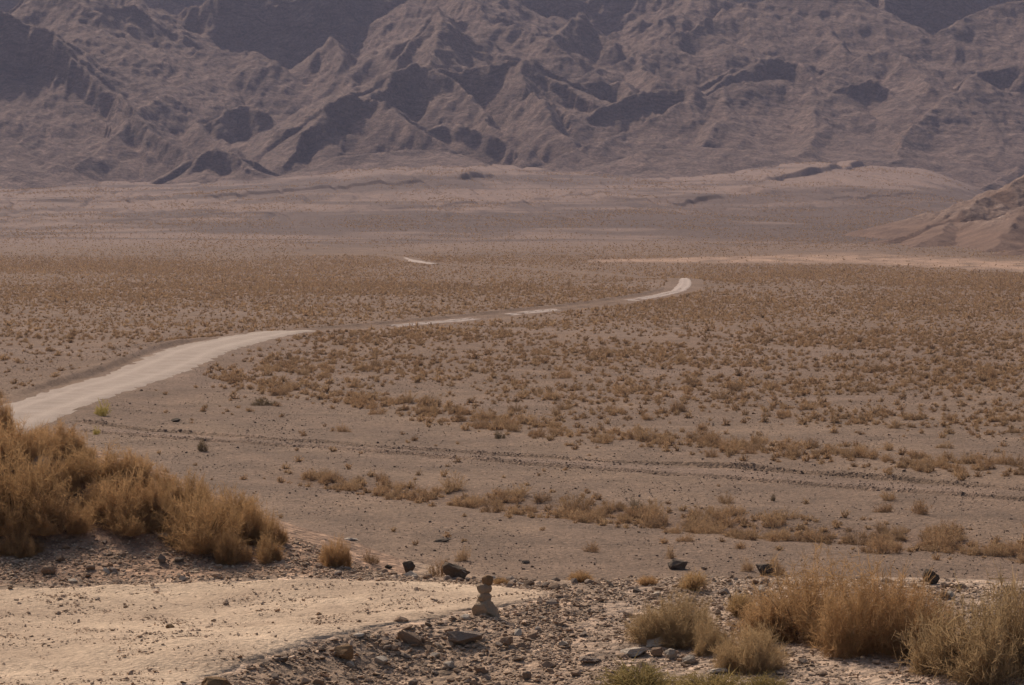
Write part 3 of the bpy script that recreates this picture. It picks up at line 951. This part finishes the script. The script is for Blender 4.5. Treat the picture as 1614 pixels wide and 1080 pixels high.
def bake(name, protos, pos, rotz, scale, rnd, mat, tilt=None):
    """many small pieces as one mesh"""
    Vs = []; Qs = []; Ts = []; Rs = []; base = 0
    which = np.random.default_rng(len(pos)).integers(0, len(protos), len(pos))
    for k, (V, Q, R, tri) in enumerate(protos):
        m = np.where(which == k)[0]
        if not len(m): continue
        c, s = np.cos(rotz[m]), np.sin(rotz[m])
        W = V[None] * scale[m][:, None, :]
        X = W[..., 0] * c[:, None] - W[..., 1] * s[:, None]; Y = W[..., 0] * s[:, None] + W[..., 1] * c[:, None]; Z = W[..., 2]
        if tilt is not None:
            a = tilt[m][:, None]; Y, Z = Y * np.cos(a) - Z * np.sin(a), Y * np.sin(a) + Z * np.cos(a)
        P = np.stack([X, Y, Z], -1) + pos[m][:, None, :]
        idx = Q[None] + (base + np.arange(len(m)) * len(V))[:, None, None]
        (Ts if tri else Qs).append(idx.reshape(-1, Q.shape[1]))
        Vs.append(P.reshape(-1, 3)); Rs.append(((R[None] + rnd[m][:, None]) % 1.0).reshape(-1))
        base += len(m) * len(V)
    me = np_mesh(name, np.concatenate(Vs), np.concatenate(Qs) if Qs else None, np.concatenate(Ts) if Ts else None, smooth=False)
    vcol(me, 'rnd', np.concatenate(Rs))
    return link(name, me, mat)


def build_foreground_shrubs():
    tan = mat_twig('dry_tan_twigs', (.43, .262, .128), (.50, .31, .158), (.365, .228, .113), .5)
    grey = mat_twig('greyish_twigs', (.40, .275, .15), (.46, .315, .17), (.35, .245, .135), .5)
    olive = mat_twig('olive_grass', (.26, .195, .075), (.33, .23, .10), (.21, .175, .07), .5)
    orange = mat_twig('orange_straw', (.42, .27, .125), (.46, .30, .15), (.38, .25, .12), .5)
    wood = mat_rock('grey_wood', (.07, .05, .035), (.14, .10, .07), 14)
    big = [shrub_mesh('shrub_twigs', 900 + i, 640, 46, .0042, .5, .12, .17, lobes=5) for i in range(4)]
    bushy = [shrub_mesh('bushy_twigs', 950 + i, 560, 22, .0072, .6, .10, .15, lobes=6) for i in range(2)]
    tuft = [shrub_mesh('tuft_blades', 970 + i, 500, 2, .011, .2, .8, .3, .25) for i in range(2)]
    stems = [stem_mesh(990 + i) for i in range(3)]
    copies = {}

    def variant(me, mat):
        key = (me.name, mat.name)
        if key not in copies:
            c = me.copy(); c.materials.clear(); c.materials.append(mat); copies[key] = c
        return copies[key]
    n = [0]

    def put(name, p, width, height, kind, mat, label, cat='shrub', group=None):
        i = n[0]; n[0] += 1
        me = {'big': big, 'bushy': bushy, 'tuft': tuft}[kind]
        o = link(name, variant(me[i % len(me)], mat))
        o.location = p; o.scale = (width / 2, width / 2, height); o.rotation_euler = (0, 0, i * 2.4)
        tag(o, label, cat, group)
        if kind != 'tuft':
            s = link('woody_stem', stems[i % 3], wood, o)
        return o
    L = 'shrubs on the left roadside bank'
    bank = [
        (20, 33.5, 150, 695, 'large round tan shrub at the left edge of the bank, lowest of the big ones'),
        (4, 36.4, 44, 618, 'small dark tan shrub at the left frame edge beside the far dirt road'),
        (72, 35.7, 100, 664, 'shaggy brown shrub topping the bank just below the far dirt road'),
        (152, 35.2, 150, 692, 'broad tan shrub on the bank crest above a dark gap with a pale rock'),
        (100, 33.5, 100, 762, 'tan shrub low on the bank, right of the lowest big one at the frame edge'),
        (185, 34.1, 120, 738, 'dense tan shrub in the middle of the bank above bare rubble'),
        (222, 35.3, 95, 708, 'wispy tan shrub on the bank crest against the grey gravel plain'),
        (252, 34.0, 66, 752, 'narrow tan shrub casting a long shadow streak down the rubble bank'),
        (320, 33.4, 134, 762, 'large dense tan shrub at the right of the bank with a dark shaded underside'),
        (374, 34.5, 80, 764, 'small tan shrub behind the large dense one at the right of the bank'),
        (285, 34.9, 92, 745, 'feathery tan shrub on the bank crest, left of the large dense one'),
        (422, 33.9, 52, 800, 'small tan shrub near the low right end of the bank'),
        (424, 33.1, 44, 830, 'thin straggly tan shrub on the slope at the low right end of the bank'),
        (526, 33.2, 44, 843, 'isolated small tan shrub beyond the right tip of the bank'),
        (366, 32.9, 56, 834, 'low straw coloured shrub at the foot of the large dense one'),
        (30, 32.7, 60, 822, 'sparse stalky shrub low on the bank at the left, near the road'),
        (-45, 33.9, 130, 668, 'tan shrub cut by the left frame edge'),
        (18, 35.1, 130, 650, 'tall tan shrub at the left frame edge behind the lowest big one'),
        (150, 34.2, 70, 765, 'tan shrub between the dark gap and the bare rubble of the bank'),
        (60, 34.4, 110, 706, 'tan shrub filling the bank left of the dark gap, above the lowest big one'),
        (205, 33.7, 90, 772, 'soft tan shrub in the middle of the bank, left of the bare shadow streak'),
        (285, 33.8, 80, 775, 'soft tan shrub against the left side of the large dense one'),
        (398, 34.0, 70, 785, 'soft tan shrub between the large dense one and the low right end of the bank'),
        (120, 35.9, 60, 690, 'small tan shrub peeking over the bank crest by the dirt road'),
    ]
    for u, D, w, tv, lab in bank:
        D = 31.4 + (D - 31.4) * .74
        p = ground_at(u, D)
        h = max(.12, float(at(u, tv, D)[2]) - p[2])
        put('shrub', (p[0], p[1], p[2] - .02), w * D / F * 1.12, h * .98, 'big', tan, lab, group=L)
    Rg = 'shrubs along the right roadside'
    right = [
        (1262, 1008, 200, 884, 'big', tan, 'tall tan shrub with a pointed crown right of the cairn, left of a wide pair', 'shrub'),
        (1392, 1026, 200, 902, 'big', tan, 'wide tan shrub with a deep shadow under it, right half of a touching pair', 'shrub'),
        (1545, 1070, 200, 936, 'bushy', grey, 'bushy greyish shrub with dark gaps in the lower right corner', 'shrub'),
        (1625, 1062, 160, 926, 'bushy', grey, 'bushy greyish shrub cut by the right frame edge', 'shrub'),
        (1478, 1062, 74, 1002, 'bushy', grey, 'small greyish shrub at the left foot of the corner shrub', 'shrub'),
        (1062, 1016, 130, 942, 'big', grey, 'rounded dull tan shrub behind the white rocks, nearest the cairn', 'shrub'),
        (1184, 1052, 130, 990, 'big', grey, 'low sprawling tan shrub between the white rocks and the tall pointed one', 'shrub'),
        (1125, 1030, 70, 975, 'big', grey, 'small drab shrub squeezed between the rounded and the sprawling one', 'shrub'),
        (1010, 1104, 180, 1043, 'tuft', olive, 'olive green grassy clump at the bottom edge under the white rocks', 'grass clump'),
        (1120, 1108, 180, 1052, 'tuft', olive, 'brightest green grassy clump at the bottom edge right of centre', 'grass clump'),
        (1205, 1104, 120, 1062, 'tuft', olive, 'small green grassy clump at the bottom edge, rightmost of three', 'grass clump'),
        (1166, 972, 62, 926, 'tuft', orange, 'orange straw tuft on white rubble left of the tall pointed shrub', 'straw tuft'),
        (1092, 930, 66, 898, 'tuft', orange, 'pale orange straw tuft on the crest of the white rubble', 'straw tuft'),
        (1020, 921, 44, 903, 'tuft', tan, 'thin tan tuft on the rubble crest left of the pale orange one', 'straw tuft'),
        (915, 918, 56, 897, 'tuft', tan, 'tan tuft on the rubble crest right of the cairn', 'straw tuft'),
        (790, 922, 34, 906, 'tuft', tan, 'tiny tan tuft just behind the cairn', 'straw tuft'),
    ]
    for u, v, w, tv, kind, mat, lab, cat in right:
        p = ground_hit(u, v)
        h = max(.1, float(at(u, tv, p[1])[2]) - p[2])
        put('shrub' if cat == 'shrub' else cat.replace(' ', '_'), (p[0], p[1], p[2] - .02), w * p[1] / F * 1.12, h * 1.14, kind, mat, lab, cat, Rg if cat == 'shrub' else None)


SANDU = [900, 930, 1100, 1330, 1614, 1800]; SANDV = [412, 412, 411, 408, 420, 424]; SANDW = [1, 2, 4.5, 8, 10, 10]


def build_plain_shrubs():
    rng = np.random.default_rng(55)
    mats = mat_twig('plain_scrub', (.375, .228, .125), (.43, .285, .162), (.20, .125, .076), .48)
    N = 330000
    y = np.sqrt(rng.uniform(92 ** 2, 800 ** 2, N)); t = rng.uniform(-.205, .205, N); x = t * y
    z = H(x, y)
    u, v = uv(x, y, z)
    area = .205 * (800 ** 2 - 92 ** 2)
    d0 = N / area
    s1 = np.interp(u, S1U, S1V); s2 = np.interp(u, S2U, S2V); t1 = np.interp(u, T1U, T1V)
    n = fbm(x / 7, y / 12, 4, 501); nb = fbm(u * .0017, v * .030, 4, 503); n2 = fbm(x / 2.4, y / 4, 2, 507)
    vd = np.interp(u, [-200, 0, 300, 540, 800, 1100, 1614, 1900], [590, 600, 570, 590, 628, 652, 692, 700])
    dens = .03 + .09 * sstep(.25, .6, n) * (v < 870)
    st1 = np.exp(-((v - s1) / 13) ** 2) * sstep(300, 380, u); st2 = np.exp(-((v - s2) / np.interp(u, [400, 800, 1614], [8, 14, 18])) ** 2) * sstep(400, 520, u)
    dens = dens + st1 * 1.8 * np.clip(.9 + n2, .35, 1.6) + st2 * 3.4 * np.clip(.9 + 1.1 * n2, .35, 1.6)
    dz = (1 - sstep(-14, 18, v - vd - 30 * n)) * (1.05 + .5 * n2) * np.clip(.85 + 1.2 * nb, .3, 1.5)
    left = (u < 420) & (v > 470)
    dz = np.where(left, dz * np.clip((620 - v) / 190, .18, 1), dz)
    dens = dens + dz
    # open ground between the strips, the old track and the bare lines
    trk = (v > t1 - 5) & (v < np.interp(u, T2U, T2V) + 3) & (u > 80)
    dens = np.where(trk, dens * .10, dens)
    bare = np.interp(u, [0, 800, 1614], [470, 520, 574]); dens = np.where((np.abs(v - bare) < 3) & (u > 640), dens * .2, dens)
    dens = np.where(v > 872, dens * .45, dens)
    for R, lo in ((ROAD_A, 3.9), (ROAD_B, 3.1), (ROAD_C, 3.0)):
        d, _, _ = polydist(x, y, R); dens = np.where(d < lo, 0, dens)
    dens = np.where((np.abs(v - np.interp(u, SANDU, SANDV)) < np.interp(u, SANDU, SANDW)) & (u > 925), dens * .12, dens)
    fade = np.where(y > 480, np.clip(1 - (y - 480) / 900, .55, 1), 1)
    keep = rng.uniform(0, 1, N) < np.clip(dens * fade / d0, 0, 1)
    keep &= (y > 96)
    x, y, z, u, v, st1, st2 = (a[keep] for a in (x, y, z, u, v, st1, st2))
    k = len(x)
    r = np.exp(rng.normal(math.log(.25), .38, k)) * np.where(st1 + st2 > .3, 1.18, 1.0); r = np.clip(r, .13, .72)
    hgt = r * rng.uniform(.85, 1.35, k)
    print('plain shrubs', k, 'in strips', int((st1 > .3).sum()), int((st2 > .3).sum()), int((y > 300).sum()))
    size = r / y
    vis = (np.abs(x / y) < .1775)
    order = np.argsort(-np.where(vis, size, size * .01))
    # particular shrubs that stand apart in the photo: (u, v base, width, height, label)
    special = [
        (162, 656, 28, 25, 'yellow green rounded shrub at the near edge of the dirt road'),
        (788, 692, 17, 13, 'lone dark shrub on bare gravel above the old two track, left of centre'),
        (320, 712, 20, 20, 'dark little shrub standing alone on gravel right of the left bank'),
        (730, 886, 26, 24, 'upright tan shrub just behind the dark streaked boulder'),
        (694, 908, 36, 30, 'tan shrub leaning on the left side of the dark streaked boulder'),
        (1057, 881, 16, 22, 'slender upright tan shrub behind the flat dark boulder'),
        (1178, 901, 22, 22, 'slender tan shrub left of the shrub with a rock beside it'),
        (1220, 906, 36, 28, 'rounded tan shrub growing against a dark rock, behind the tall pointed shrub'),
        (1452, 812, 36, 24, 'roundest tan shrub on bare gravel at right, between track and near strip'),
        (1392, 808, 30, 18, 'low tan shrub on bare gravel left of the roundest one at right'),
        (1218, 792, 10, 12, 'tiny dark shrub on bare gravel below the old track, right of centre'),
        (1004, 808, 22, 20, 'dark upright shrub in the middle of the near strip, right of the cairn'),
        (582, 886, 26, 22, 'thin tan shrub on the plain just right of the bank tip'),
        (152, 686, 14, 14, 'small tan tuft on pinkish soil below the yellow green shrub'),
        (416, 640, 40, 12, 'flat dark shrub clump on gravel left of the far strip'),
    ]
    me6 = [shrub_mesh('plain_shrub_twigs', 600 + i, 120, 11, .013, .4, .15, .22, .03, lobes=3) for i in range(6)]
    for m in me6: m.materials.append(mats)
    green = mat_twig('yellow_green_twigs', (.40, .31, .09), (.46, .35, .11), (.36, .28, .09), .5)
    dark = mat_twig('dark_twigs', (.15, .10, .055), (.19, .13, .07), (.12, .09, .05), .4)
    gm = me6[0].copy(); gm.materials.clear(); gm.materials.append(green)
    dm = me6[1].copy(); dm.materials.clear(); dm.materials.append(dark)
    for i, (su, sv, w, h, lab) in enumerate(special):
        p = ground_hit(su, sv)
        o = link('desert_shrub', gm if 'yellow green' in lab else dm if 'dark' in lab.split(' shrub')[0] else me6[i % 6])
        s = p[1] / F
        o.location = (p[0], p[1], p[2] - .01); o.scale = (w * s / 2 * 1.1, w * s / 2 * 1.1, h * s * 1.12); o.rotation_euler = (0, 0, i * 1.9)
        tag(o, lab, 'shrub')
    NI = 262
    ind = order[:NI]; rest = order[NI:]
    for j, i in enumerate(ind):
        o = link('desert_shrub', me6[j % 6])
        o.location = (x[i], y[i], z[i] - .01); o.scale = (r[i], r[i], hgt[i] * .95); o.rotation_euler = (0, 0, j * 2.1)
        if st2[i] > .3: tag(o, 'tan dry shrub crowded in the nearest long strip of scrub', 'shrub', 'shrubs in the nearest strip of scrub')
        elif st1[i] > .3: tag(o, 'tan dry shrub crowded in the second strip of scrub, beyond the old track', 'shrub', 'shrubs in the second strip of scrub')
        elif v[i] > np.interp(u[i], S2U, S2V): tag(o, 'scattered dry shrub on bare gravel in front of the nearest strip of scrub', 'shrub', 'scattered shrubs in front of the nearest strip')
        elif v[i] > np.interp(u[i], T1U, T1V): tag(o, 'scattered dry shrub on gravel between the old track and the nearest strip', 'shrub', 'scattered shrubs below the old track')
        else: tag(o, 'scattered dry shrub on the plain above the old track, outside the strips', 'shrub', 'scattered shrubs above the old track')
    mid = []; far = []; tiny = []
    for i in range(6):
        V, Q, R = shrub_arrays(700 + i, 26, 2, .065, .3, .3, .4, .02); mid.append((V, Q, R, False))
        V, Q, R = shrub_arrays(720 + i, 15, 0, .13, .3, .3, .4, .02); far.append((V, Q, R, False))
        V, Q, R = shrub_arrays(740 + i, 6, 0, .2, .3, .3, .4, .02); tiny.append((V, Q, R, False))
    # the fan beyond carries sparser scrub
    M = 70000
    fy = rng.uniform(800, 2050, M); fx = rng.uniform(-.2, .2, M) * fy
    kf = rng.uniform(0, 1, M) < np.clip(.55 + .9 * fbm(fx / 60, fy / 160, 3, 531) - (fy - 800) / 2600, .05, 1)
    fx, fy = fx[kf], fy[kf]; fz = H(fx, fy)
    fu, fv = uv(fx, fy, fz); kf = ~((np.abs(fv - np.interp(fu, SANDU, SANDV)) < np.interp(fu, SANDU, SANDW)) & (fu > 925) & (rng.uniform(0, 1, len(fu)) < .85)); fx, fy, fz = fx[kf], fy[kf], fz[kf]
    fr = rng.uniform(.24, .55, len(fx)) + np.clip((fy - 850) / 1000, 0, 1) * .5
    X = np.concatenate([x[rest], fx]); Y = np.concatenate([y[rest], fy]); Z = np.concatenate([z[rest], fz])
    RR = np.concatenate([r[rest], fr]); HH = np.concatenate([hgt[rest], fr * 1.0])
    pos = np.stack([X, Y, Z], 1); scl = np.stack([RR, RR, HH], 1)
    nearm = Y < 300
    # one object for all remaining scrub
    rnd = rng.uniform(0, 1, len(X)); rot = rng.uniform(0, 6.28, len(X))
    a = bake('scrub', mid, pos[nearm], rot[nearm], scl[nearm], rnd[nearm], mats)
    fm = ~nearm & (Y < 520); tm = Y >= 520
    b = bake('distant_scrub', far, pos[fm], rot[fm], scl[fm], rnd[fm], mats)
    c = bake('fan_scrub', tiny, pos[tm], rot[tm], scl[tm], rnd[tm], mats)
    tag(c, 'specks of brown scrub thinning out up the fan below the mountains', kind='stuff')
    tag(a, 'low tan scrub scattered thickly over the middle of the plain', kind='stuff')
    tag(b, 'fine brown scrub covering the far plain', kind='stuff')


def rubble_weight(x, y, z, u, v):
    rm = road_mask(x, y, z)
    far = np.interp(u, FARU, FARV); near = np.interp(u, NEARU, NEARV)
    cl = fbm(x * 1.4, y * 1.4, 3, 611)
    berm = sstep(-6, 10, v - near) * np.where(u < 880, 1, .0) + (u >= 850) * sstep(-14, 6, v - np.interp(u, [850, 960, 1060, 1200, 1400, 1614], [938, 922, 912, 914, 925, 930]))
    berm = berm * np.clip(.75 + .9 * cl, .12, 1.3)
    berm = berm * np.where((u > 980) & (v > 1010), .6, 1)
    foot = np.exp(-((v - far + 30) / 36) ** 2) * (u < 640) * .95 * np.clip(.8 + cl, .1, 1.5) + (v < far) * (u < 560) * .12
    crest = np.exp(-((v - far + 4) / 7) ** 2) * (u > 520) * (u < 880) * .8
    return np.clip(berm + foot + crest, 0, 1.5) * (1 - .93 * rm) + .27 * rm * np.clip(.45 + 1.8 * cl, .06, 2)


def build_stones():
    rng = np.random.default_rng(91)
    brown = mat_rock('brown_stone', (.36, .235, .15), (.56, .38, .26))
    pale = mat_rock('pale_stone', (.58, .46, .35), (.76, .63, .50))
    dark = mat_rock('dark_stone', (.11, .078, .055), (.21, .155, .11))
    grey = mat_rock('grey_stone', (.27, .195, .145), (.44, .335, .26))
    ochre = mat_rock('ochre_stone', (.30, .175, .085), (.44, .275, .15))
    # ---- the cairn by the road
    cx, cy, cz = ground_hit(765, 969)
    root = bpy.data.objects.new('stone_cairn', None); COL.objects.link(root); root.location = (cx, cy, cz)
    tag(root, 'small cairn of stacked brown stones at the edge of the tan gravel road', 'cairn')
    s = cy / F
    cairnm = mat_rock('cairn_stone', (.44, .31, .205), (.60, .44, .30), 12)
    for nm, seed, du, v0, v1, w, dep, tilt, lab in (
            ('base_stone', 8101, 0, 982, 941, 53, 44, .04, 'broad lumpy stone at the foot of the cairn'),
            ('neck_stone', 8103, -1, 949, 930, 24, 22, -.05, None),
            ('middle_stone', 8104, -2, 936, 919, 25, 20, .06, 'blocky flat topped stone'),
            ('top_stone', 8105, 3, 923, 905, 18, 16, .12, 'ochre rounded stone on top of the cairn')):
        me = stone_mesh(nm, seed, 24, (1, 1, 1), .26, .06, .12)
        V = np.array([q.co[:] for q in me.vertices]); ext = (V.max(0) - V.min(0)) / 2; mid = (V.max(0) + V.min(0)) / 2
        V = (V - mid) / ext
        if nm == 'base_stone':
            V[:, :2] *= (1.0 - .30 * np.clip(V[:, 2], -1, 1))[:, None] * .86
        if nm == 'middle_stone':
            V = np.sign(V) * np.abs(V) ** .72
        me.vertices.foreach_set('co', V.astype(np.float32).ravel()); me.update()
        o = link(nm, me, ochre if nm == 'top_stone' else cairnm, root)
        hh = (v0 - v1) * s / 2
        o.scale = (w * s / 2, dep * s / 2, hh); o.rotation_euler = (tilt * .5, tilt, seed * .7 % .5)
        o.location = (du * s, (-.03 if nm == 'side_stone' else 0), (969 - (v0 + v1) / 2) * s)
        if lab: o['label'] = lab
    # a thin flat chip tucked in at the left
    # ---- boulders and particular stones
    def boulder(name, u, v, w, h, seed, mat, label, cat='boulder', sq=(1, .8, 1), rot=.4, tilt=0.0, sink=.12, p=None):
        p = p or ground_hit(u, v); k = p[1] / F
        me = stone_mesh(name, seed, 22, (1, 1, 1), .32, .04, .13)
        V = np.array([q.co[:] for q in me.vertices]); ext = (V.max(0) - V.min(0)) / 2; mid_ = (V.max(0) + V.min(0)) / 2
        me.vertices.foreach_set('co', ((V - mid_) / ext).astype(np.float32).ravel()); me.update()
        o = link(name, me, mat)
        o.scale = (w * k / 2 * sq[0], w * k / 2 * sq[1], h * k / 2 * (1 + sink)); o.rotation_euler = (0, tilt, rot * .3)
        o.location = (p[0], p[1], p[2] + h * k / 2 * (1 - sink))
        tag(o, label, cat)
        return o
    boulder('boulder', 645, 904, 23, 19, 8201, dark, 'dark pointed boulder on the plain left of the cairn, behind the road end', rot=.9)
    boulder('boulder', 612, 897, 13, 6, 8202, dark, 'small flat dark rock left of the pointed boulder', 'rock')
    st = boulder('boulder', 718, 913, 48, 24, 8203, dark, 'dark wedge boulder with a pale slanting streak, behind the cairn', tilt=.22)
    vein = stone_mesh('pale_vein', 8233, 14, (1, .5, .3), .2, .05, .05)
    vo = link('pale_vein', vein, pale, st); vo.location = (.32, -.62, .42); vo.scale = (.55, .3, .16); vo.rotation_euler = (0, .62, .1)
    boulder('boulder', 1068, 898, 32, 15, 8204, dark, 'flat dark boulder on the plain right of the cairn')
    boulder('boulder', 1206, 907, 28, 18, 8205, dark, 'dark rock half hidden by a rounded tan shrub')
    boulder('boulder', 1467, 920, 32, 24, 8206, dark, 'isolated dark boulder with a lit top on gravel at the right', rot=1.4)
    boulder('boulder', 1490, 944, 18, 12, 8207, brown, 'brown stone at the rubble edge below the isolated dark boulder', 'rock')
    boulder('rock', 697, 855, 30, 6, 8208, dark, 'thin dark slab lying on bare gravel above the streaked boulder', 'rock', tilt=-.12)
    boulder('rock', 553, 853, 22, 5, 8209, pale, 'thin pale slab lying on bare gravel right of the bank', 'rock')
    boulder('rock', 829, 889, 13, 5, 8210, dark, 'small flat dark stone on gravel right of the streaked boulder', 'rock')
    boulder('rock', 277, 666, 16, 6, 8211, dark, 'black flat stone on gravel right of the dirt road', 'rock')
    boulder('rock', 1110, 899, 12, 6, 8212, brown, 'small brown stone right of the flat dark boulder', 'rock')
    pb = ground_at(66, 33.9)
    boulder('rock', 66, 0, 40, 40, 8213, pale, 'pale angular rock in the dark gap between bank shrubs', 'rock', p=pb, tilt=-.5, sq=(1, .7, 1))
    boulder('rock', 646, 1014, 44, 18, 8214, brown, 'long brown slab on the rubble heap left of the cairn', 'rock', tilt=.38, sq=(1, .5, 1))
    boulder('rock', 732, 1016, 60, 22, 8215, grey, 'long flat grey brown slab on the rubble below the cairn', 'rock', tilt=.15, sq=(1, .6, 1))
    boulder('rock', 632, 982, 24, 10, 8216, brown, 'low brown stone at the road edge left of the cairn', 'rock')
    boulder('rock', 342, 1088, 50, 24, 8217, ochre, 'rounded ochre brown stone at the bottom edge beside the road', 'rock')
    boulder('rock', 800, 1020, 18, 16, 8218, brown, 'round brown stone on rubble below right of the cairn', 'rock')
    boulder('rock', 542, 1040, 32, 22, 8219, ochre, 'ochre brown stone in the middle of the rubble heap', 'rock')
    boulder('rock', 1036, 1022, 40, 14, 8220, pale, 'white flat rock leaning at the foot of the rounded tan shrub', 'rock', tilt=-.25)
    boulder('rock', 1000, 1034, 46, 13, 8221, pale, 'white slab left of the rocks under the rounded shrub', 'rock', tilt=-.12)
    boulder('rock', 1058, 1040, 22, 16, 8222, pale, 'white rock above the olive grass, middle of the white pile', 'rock')
    boulder('rock', 1088, 1046, 26, 15, 8223, pale, 'white rock at the right end of the white pile', 'rock')
    boulder('rock', 1035, 1036, 22, 14, 8224, brown, 'brown rock in the shade inside the white pile', 'rock')
    boulder('rock', 930, 1046, 36, 10, 8225, grey, 'thin grey slab on rubble left of the olive grass', 'rock', tilt=.1)
    boulder('rock', 1132, 1062, 34, 8, 8226, pale, 'flat white slab between the green grass and the sprawling shrub', 'rock')
    boulder('rock', 262, 850, 30, 11, 8227, pale, 'pale flat slab on the bank under the large dense shrub', 'rock', tilt=.3)
    boulder('rock', 255, 888, 14, 15, 8228, grey, 'upright grey stone low on the bank rubble', 'rock')
    boulder('rock', 288, 913, 13, 8, 8229, pale, 'white stone at the road edge under the bank', 'rock')
    boulder('rock', 76, 906, 24, 16, 8230, brown, 'brown stone at the foot of the bank near the left edge', 'rock')
    boulder('rock', 268, 994, 15, 8, 8231, ochre, 'ochre stone lying on the tan road', 'rock')
    boulder('rock', 356, 956, 11, 7, 8232, brown, 'small brown stone on the tan road', 'rock')
    # ---- loose rubble: the largest stones one by one, the rest as gravel
    N = 330000
    x = rng.uniform(-6.6, 6.6, N); y = rng.uniform(24, 33.6, N); z = H(x, y); u, v = uv(x, y, z)
    ok = (u > -60) & (u < 1674) & (v < 1100)
    w = rubble_weight(x, y, z, u, v) * ok
    keep = rng.uniform(0, 1, N) < np.clip(w * .42, 0, 1)
    x, y, z, u, v = x[keep], y[keep], z[keep], u[keep], v[keep]
    rm = road_mask(x, y, z)
    size = np.exp(rng.normal(math.log(.0155), .55, len(x))); size = np.clip(size, .007, .085) * np.where(rm > .5, .62, 1)
    onbank = (v < np.interp(u, FARU, FARV)) & (u < 600); size *= np.where(onbank, .95, 1) * np.where((rm < .2) & (u < 900) & ~onbank, 1.22, 1)
    print('stones', len(x))
    order = np.argsort(-size * ((u > 0) & (u < 1614) & (v < 1080)))
    protos = [stone_mesh('rubble_stone', 8300 + i, 14, (1, [.85, .6, .75][i % 3], [.6, .38, .48][i % 3]), .2, .05, .04) for i in range(10)]
    vs = {}
    for i, me in enumerate(protos):
        for nm, m in (('brown', brown), ('pale', pale), ('grey', grey)):
            c = me.copy(); c.materials.clear(); c.materials.append(m); vs[(i, nm)] = c
    NI = 250
    for j, i in enumerate(order[:NI]):
        kind = ('brown', 'grey', 'brown', 'pale', 'brown', 'grey', 'brown')[j % 7]
        o = link('loose_stone', vs[(j % 10, kind)])
        s_ = size[i]
        o.location = (x[i], y[i], z[i] + s_ * .25 + .012 * (rm[i] > .5)); o.scale = (s_, s_, s_)
        o.rotation_euler = (rng.normal() * .3, rng.normal() * .3, rng.uniform(0, 6.28))
        where = 'on the tan gravel road' if rm[i] > .5 else 'on the slope under the left bank' if onbank[i] else 'in the rubble beside the road left of the cairn' if u[i] < 765 else 'in the rubble between the cairn and the right shrubs' if u[i] < 1180 else 'in the rubble around the right shrubs'
        tag(o, f'loose angular {kind} stone {where}', 'stone', f'loose {kind} stones {where}')
    rest = order[NI:]
    pr = []
    for i in range(10):
        V, T = hull_arrays(8400 + i, 10, (1, .8, .42), .25); pr.append((V, T, np.zeros(len(V)), True))
    gm = mat_rock('gravel_stone', (.42, .28, .185), (.64, .46, .32), 20)
    k = rest
    g = bake('gravel', pr, np.stack([x[k], y[k], z[k] + size[k] * .2 + .014 * (rm[k] > .5)], 1), rng.uniform(0, 6.28, len(k)), size[k][:, None] * rng.uniform(.7, 1.2, (len(k), 3)),
             np.clip(rng.beta(1.2, 1.2, len(k)), 0, .999), gm, rng.normal(0, .35, len(k)))
    tag(g, 'loose angular gravel and rubble along the road edges', kind='stuff')
    # ---- small stones on the plain
    N = 90000
    y = np.sqrt(rng.uniform(90 ** 2, 260 ** 2, N)); x = rng.uniform(-.19, .19, N) * y
    dA, _, _ = polydist(x, y, ROAD_A); m = (dA > 3.2) & (rng.uniform(0, 1, N) < np.clip(.55 + fbm(x / 5, y / 8, 3, 651), .1, 1)); x, y = x[m], y[m]
    # rows of stones pushed up along both edges of the old track
    for TU, TV, nn in ((T1U, T1V, 4200), (T2U, T2V, 3000)):
        uu = rng.uniform(130, 1700, nn); D = plain_D(np.interp(uu, TU, TV)) + rng.normal(0, .22, nn)
        keep_ = rng.uniform(0, 1, nn) < np.clip(.5 + .9 * perlin(uu / 60, uu * 0 + .3, 655), .05, 1)
        x = np.concatenate([x, ((uu - 807) / F * D)[keep_]]); y = np.concatenate([y, D[keep_]])
    z = H(x, y); sz = np.clip(np.exp(rng.normal(math.log(.036), .45, len(x))), .015, .15)
    pr2 = []
    for i in range(6):
        V, T = hull_arrays(8500 + i, 7, (1, .85, .6), .25); pr2.append((V, T, np.zeros(len(V)), True))
    pm = mat_rock('plain_stone', (.12, .08, .057), (.25, .172, .125), 3)
    p = bake('plain_gravel', pr2, np.stack([x, y, z + sz * .15], 1), rng.uniform(0, 6.28, len(x)), sz[:, None] * rng.uniform(.7, 1.2, (len(x), 3)), rng.uniform(0, .999, len(x)), pm)
    tag(p, 'small dark stones strewn over the gravel plain', kind='stuff')


build_ground()
build_mountains()
build_spur_hill()
build_roads()
build_foreground_shrubs()
build_plain_shrubs()
build_stones()
lighting(); camera(); haze()
sc.view_settings.view_transform = 'Standard'; sc.view_settings.look = 'None'
sc.view_settings.exposure = -.08; sc.view_settings.gamma = 1
sc.cycles.use_denoising = True
sc.cycles.sample_clamp_indirect = 1.5
sc.cycles.max_bounces = 6; sc.cycles.volume_bounces = 0; sc.cycles.transparent_max_bounces = 4
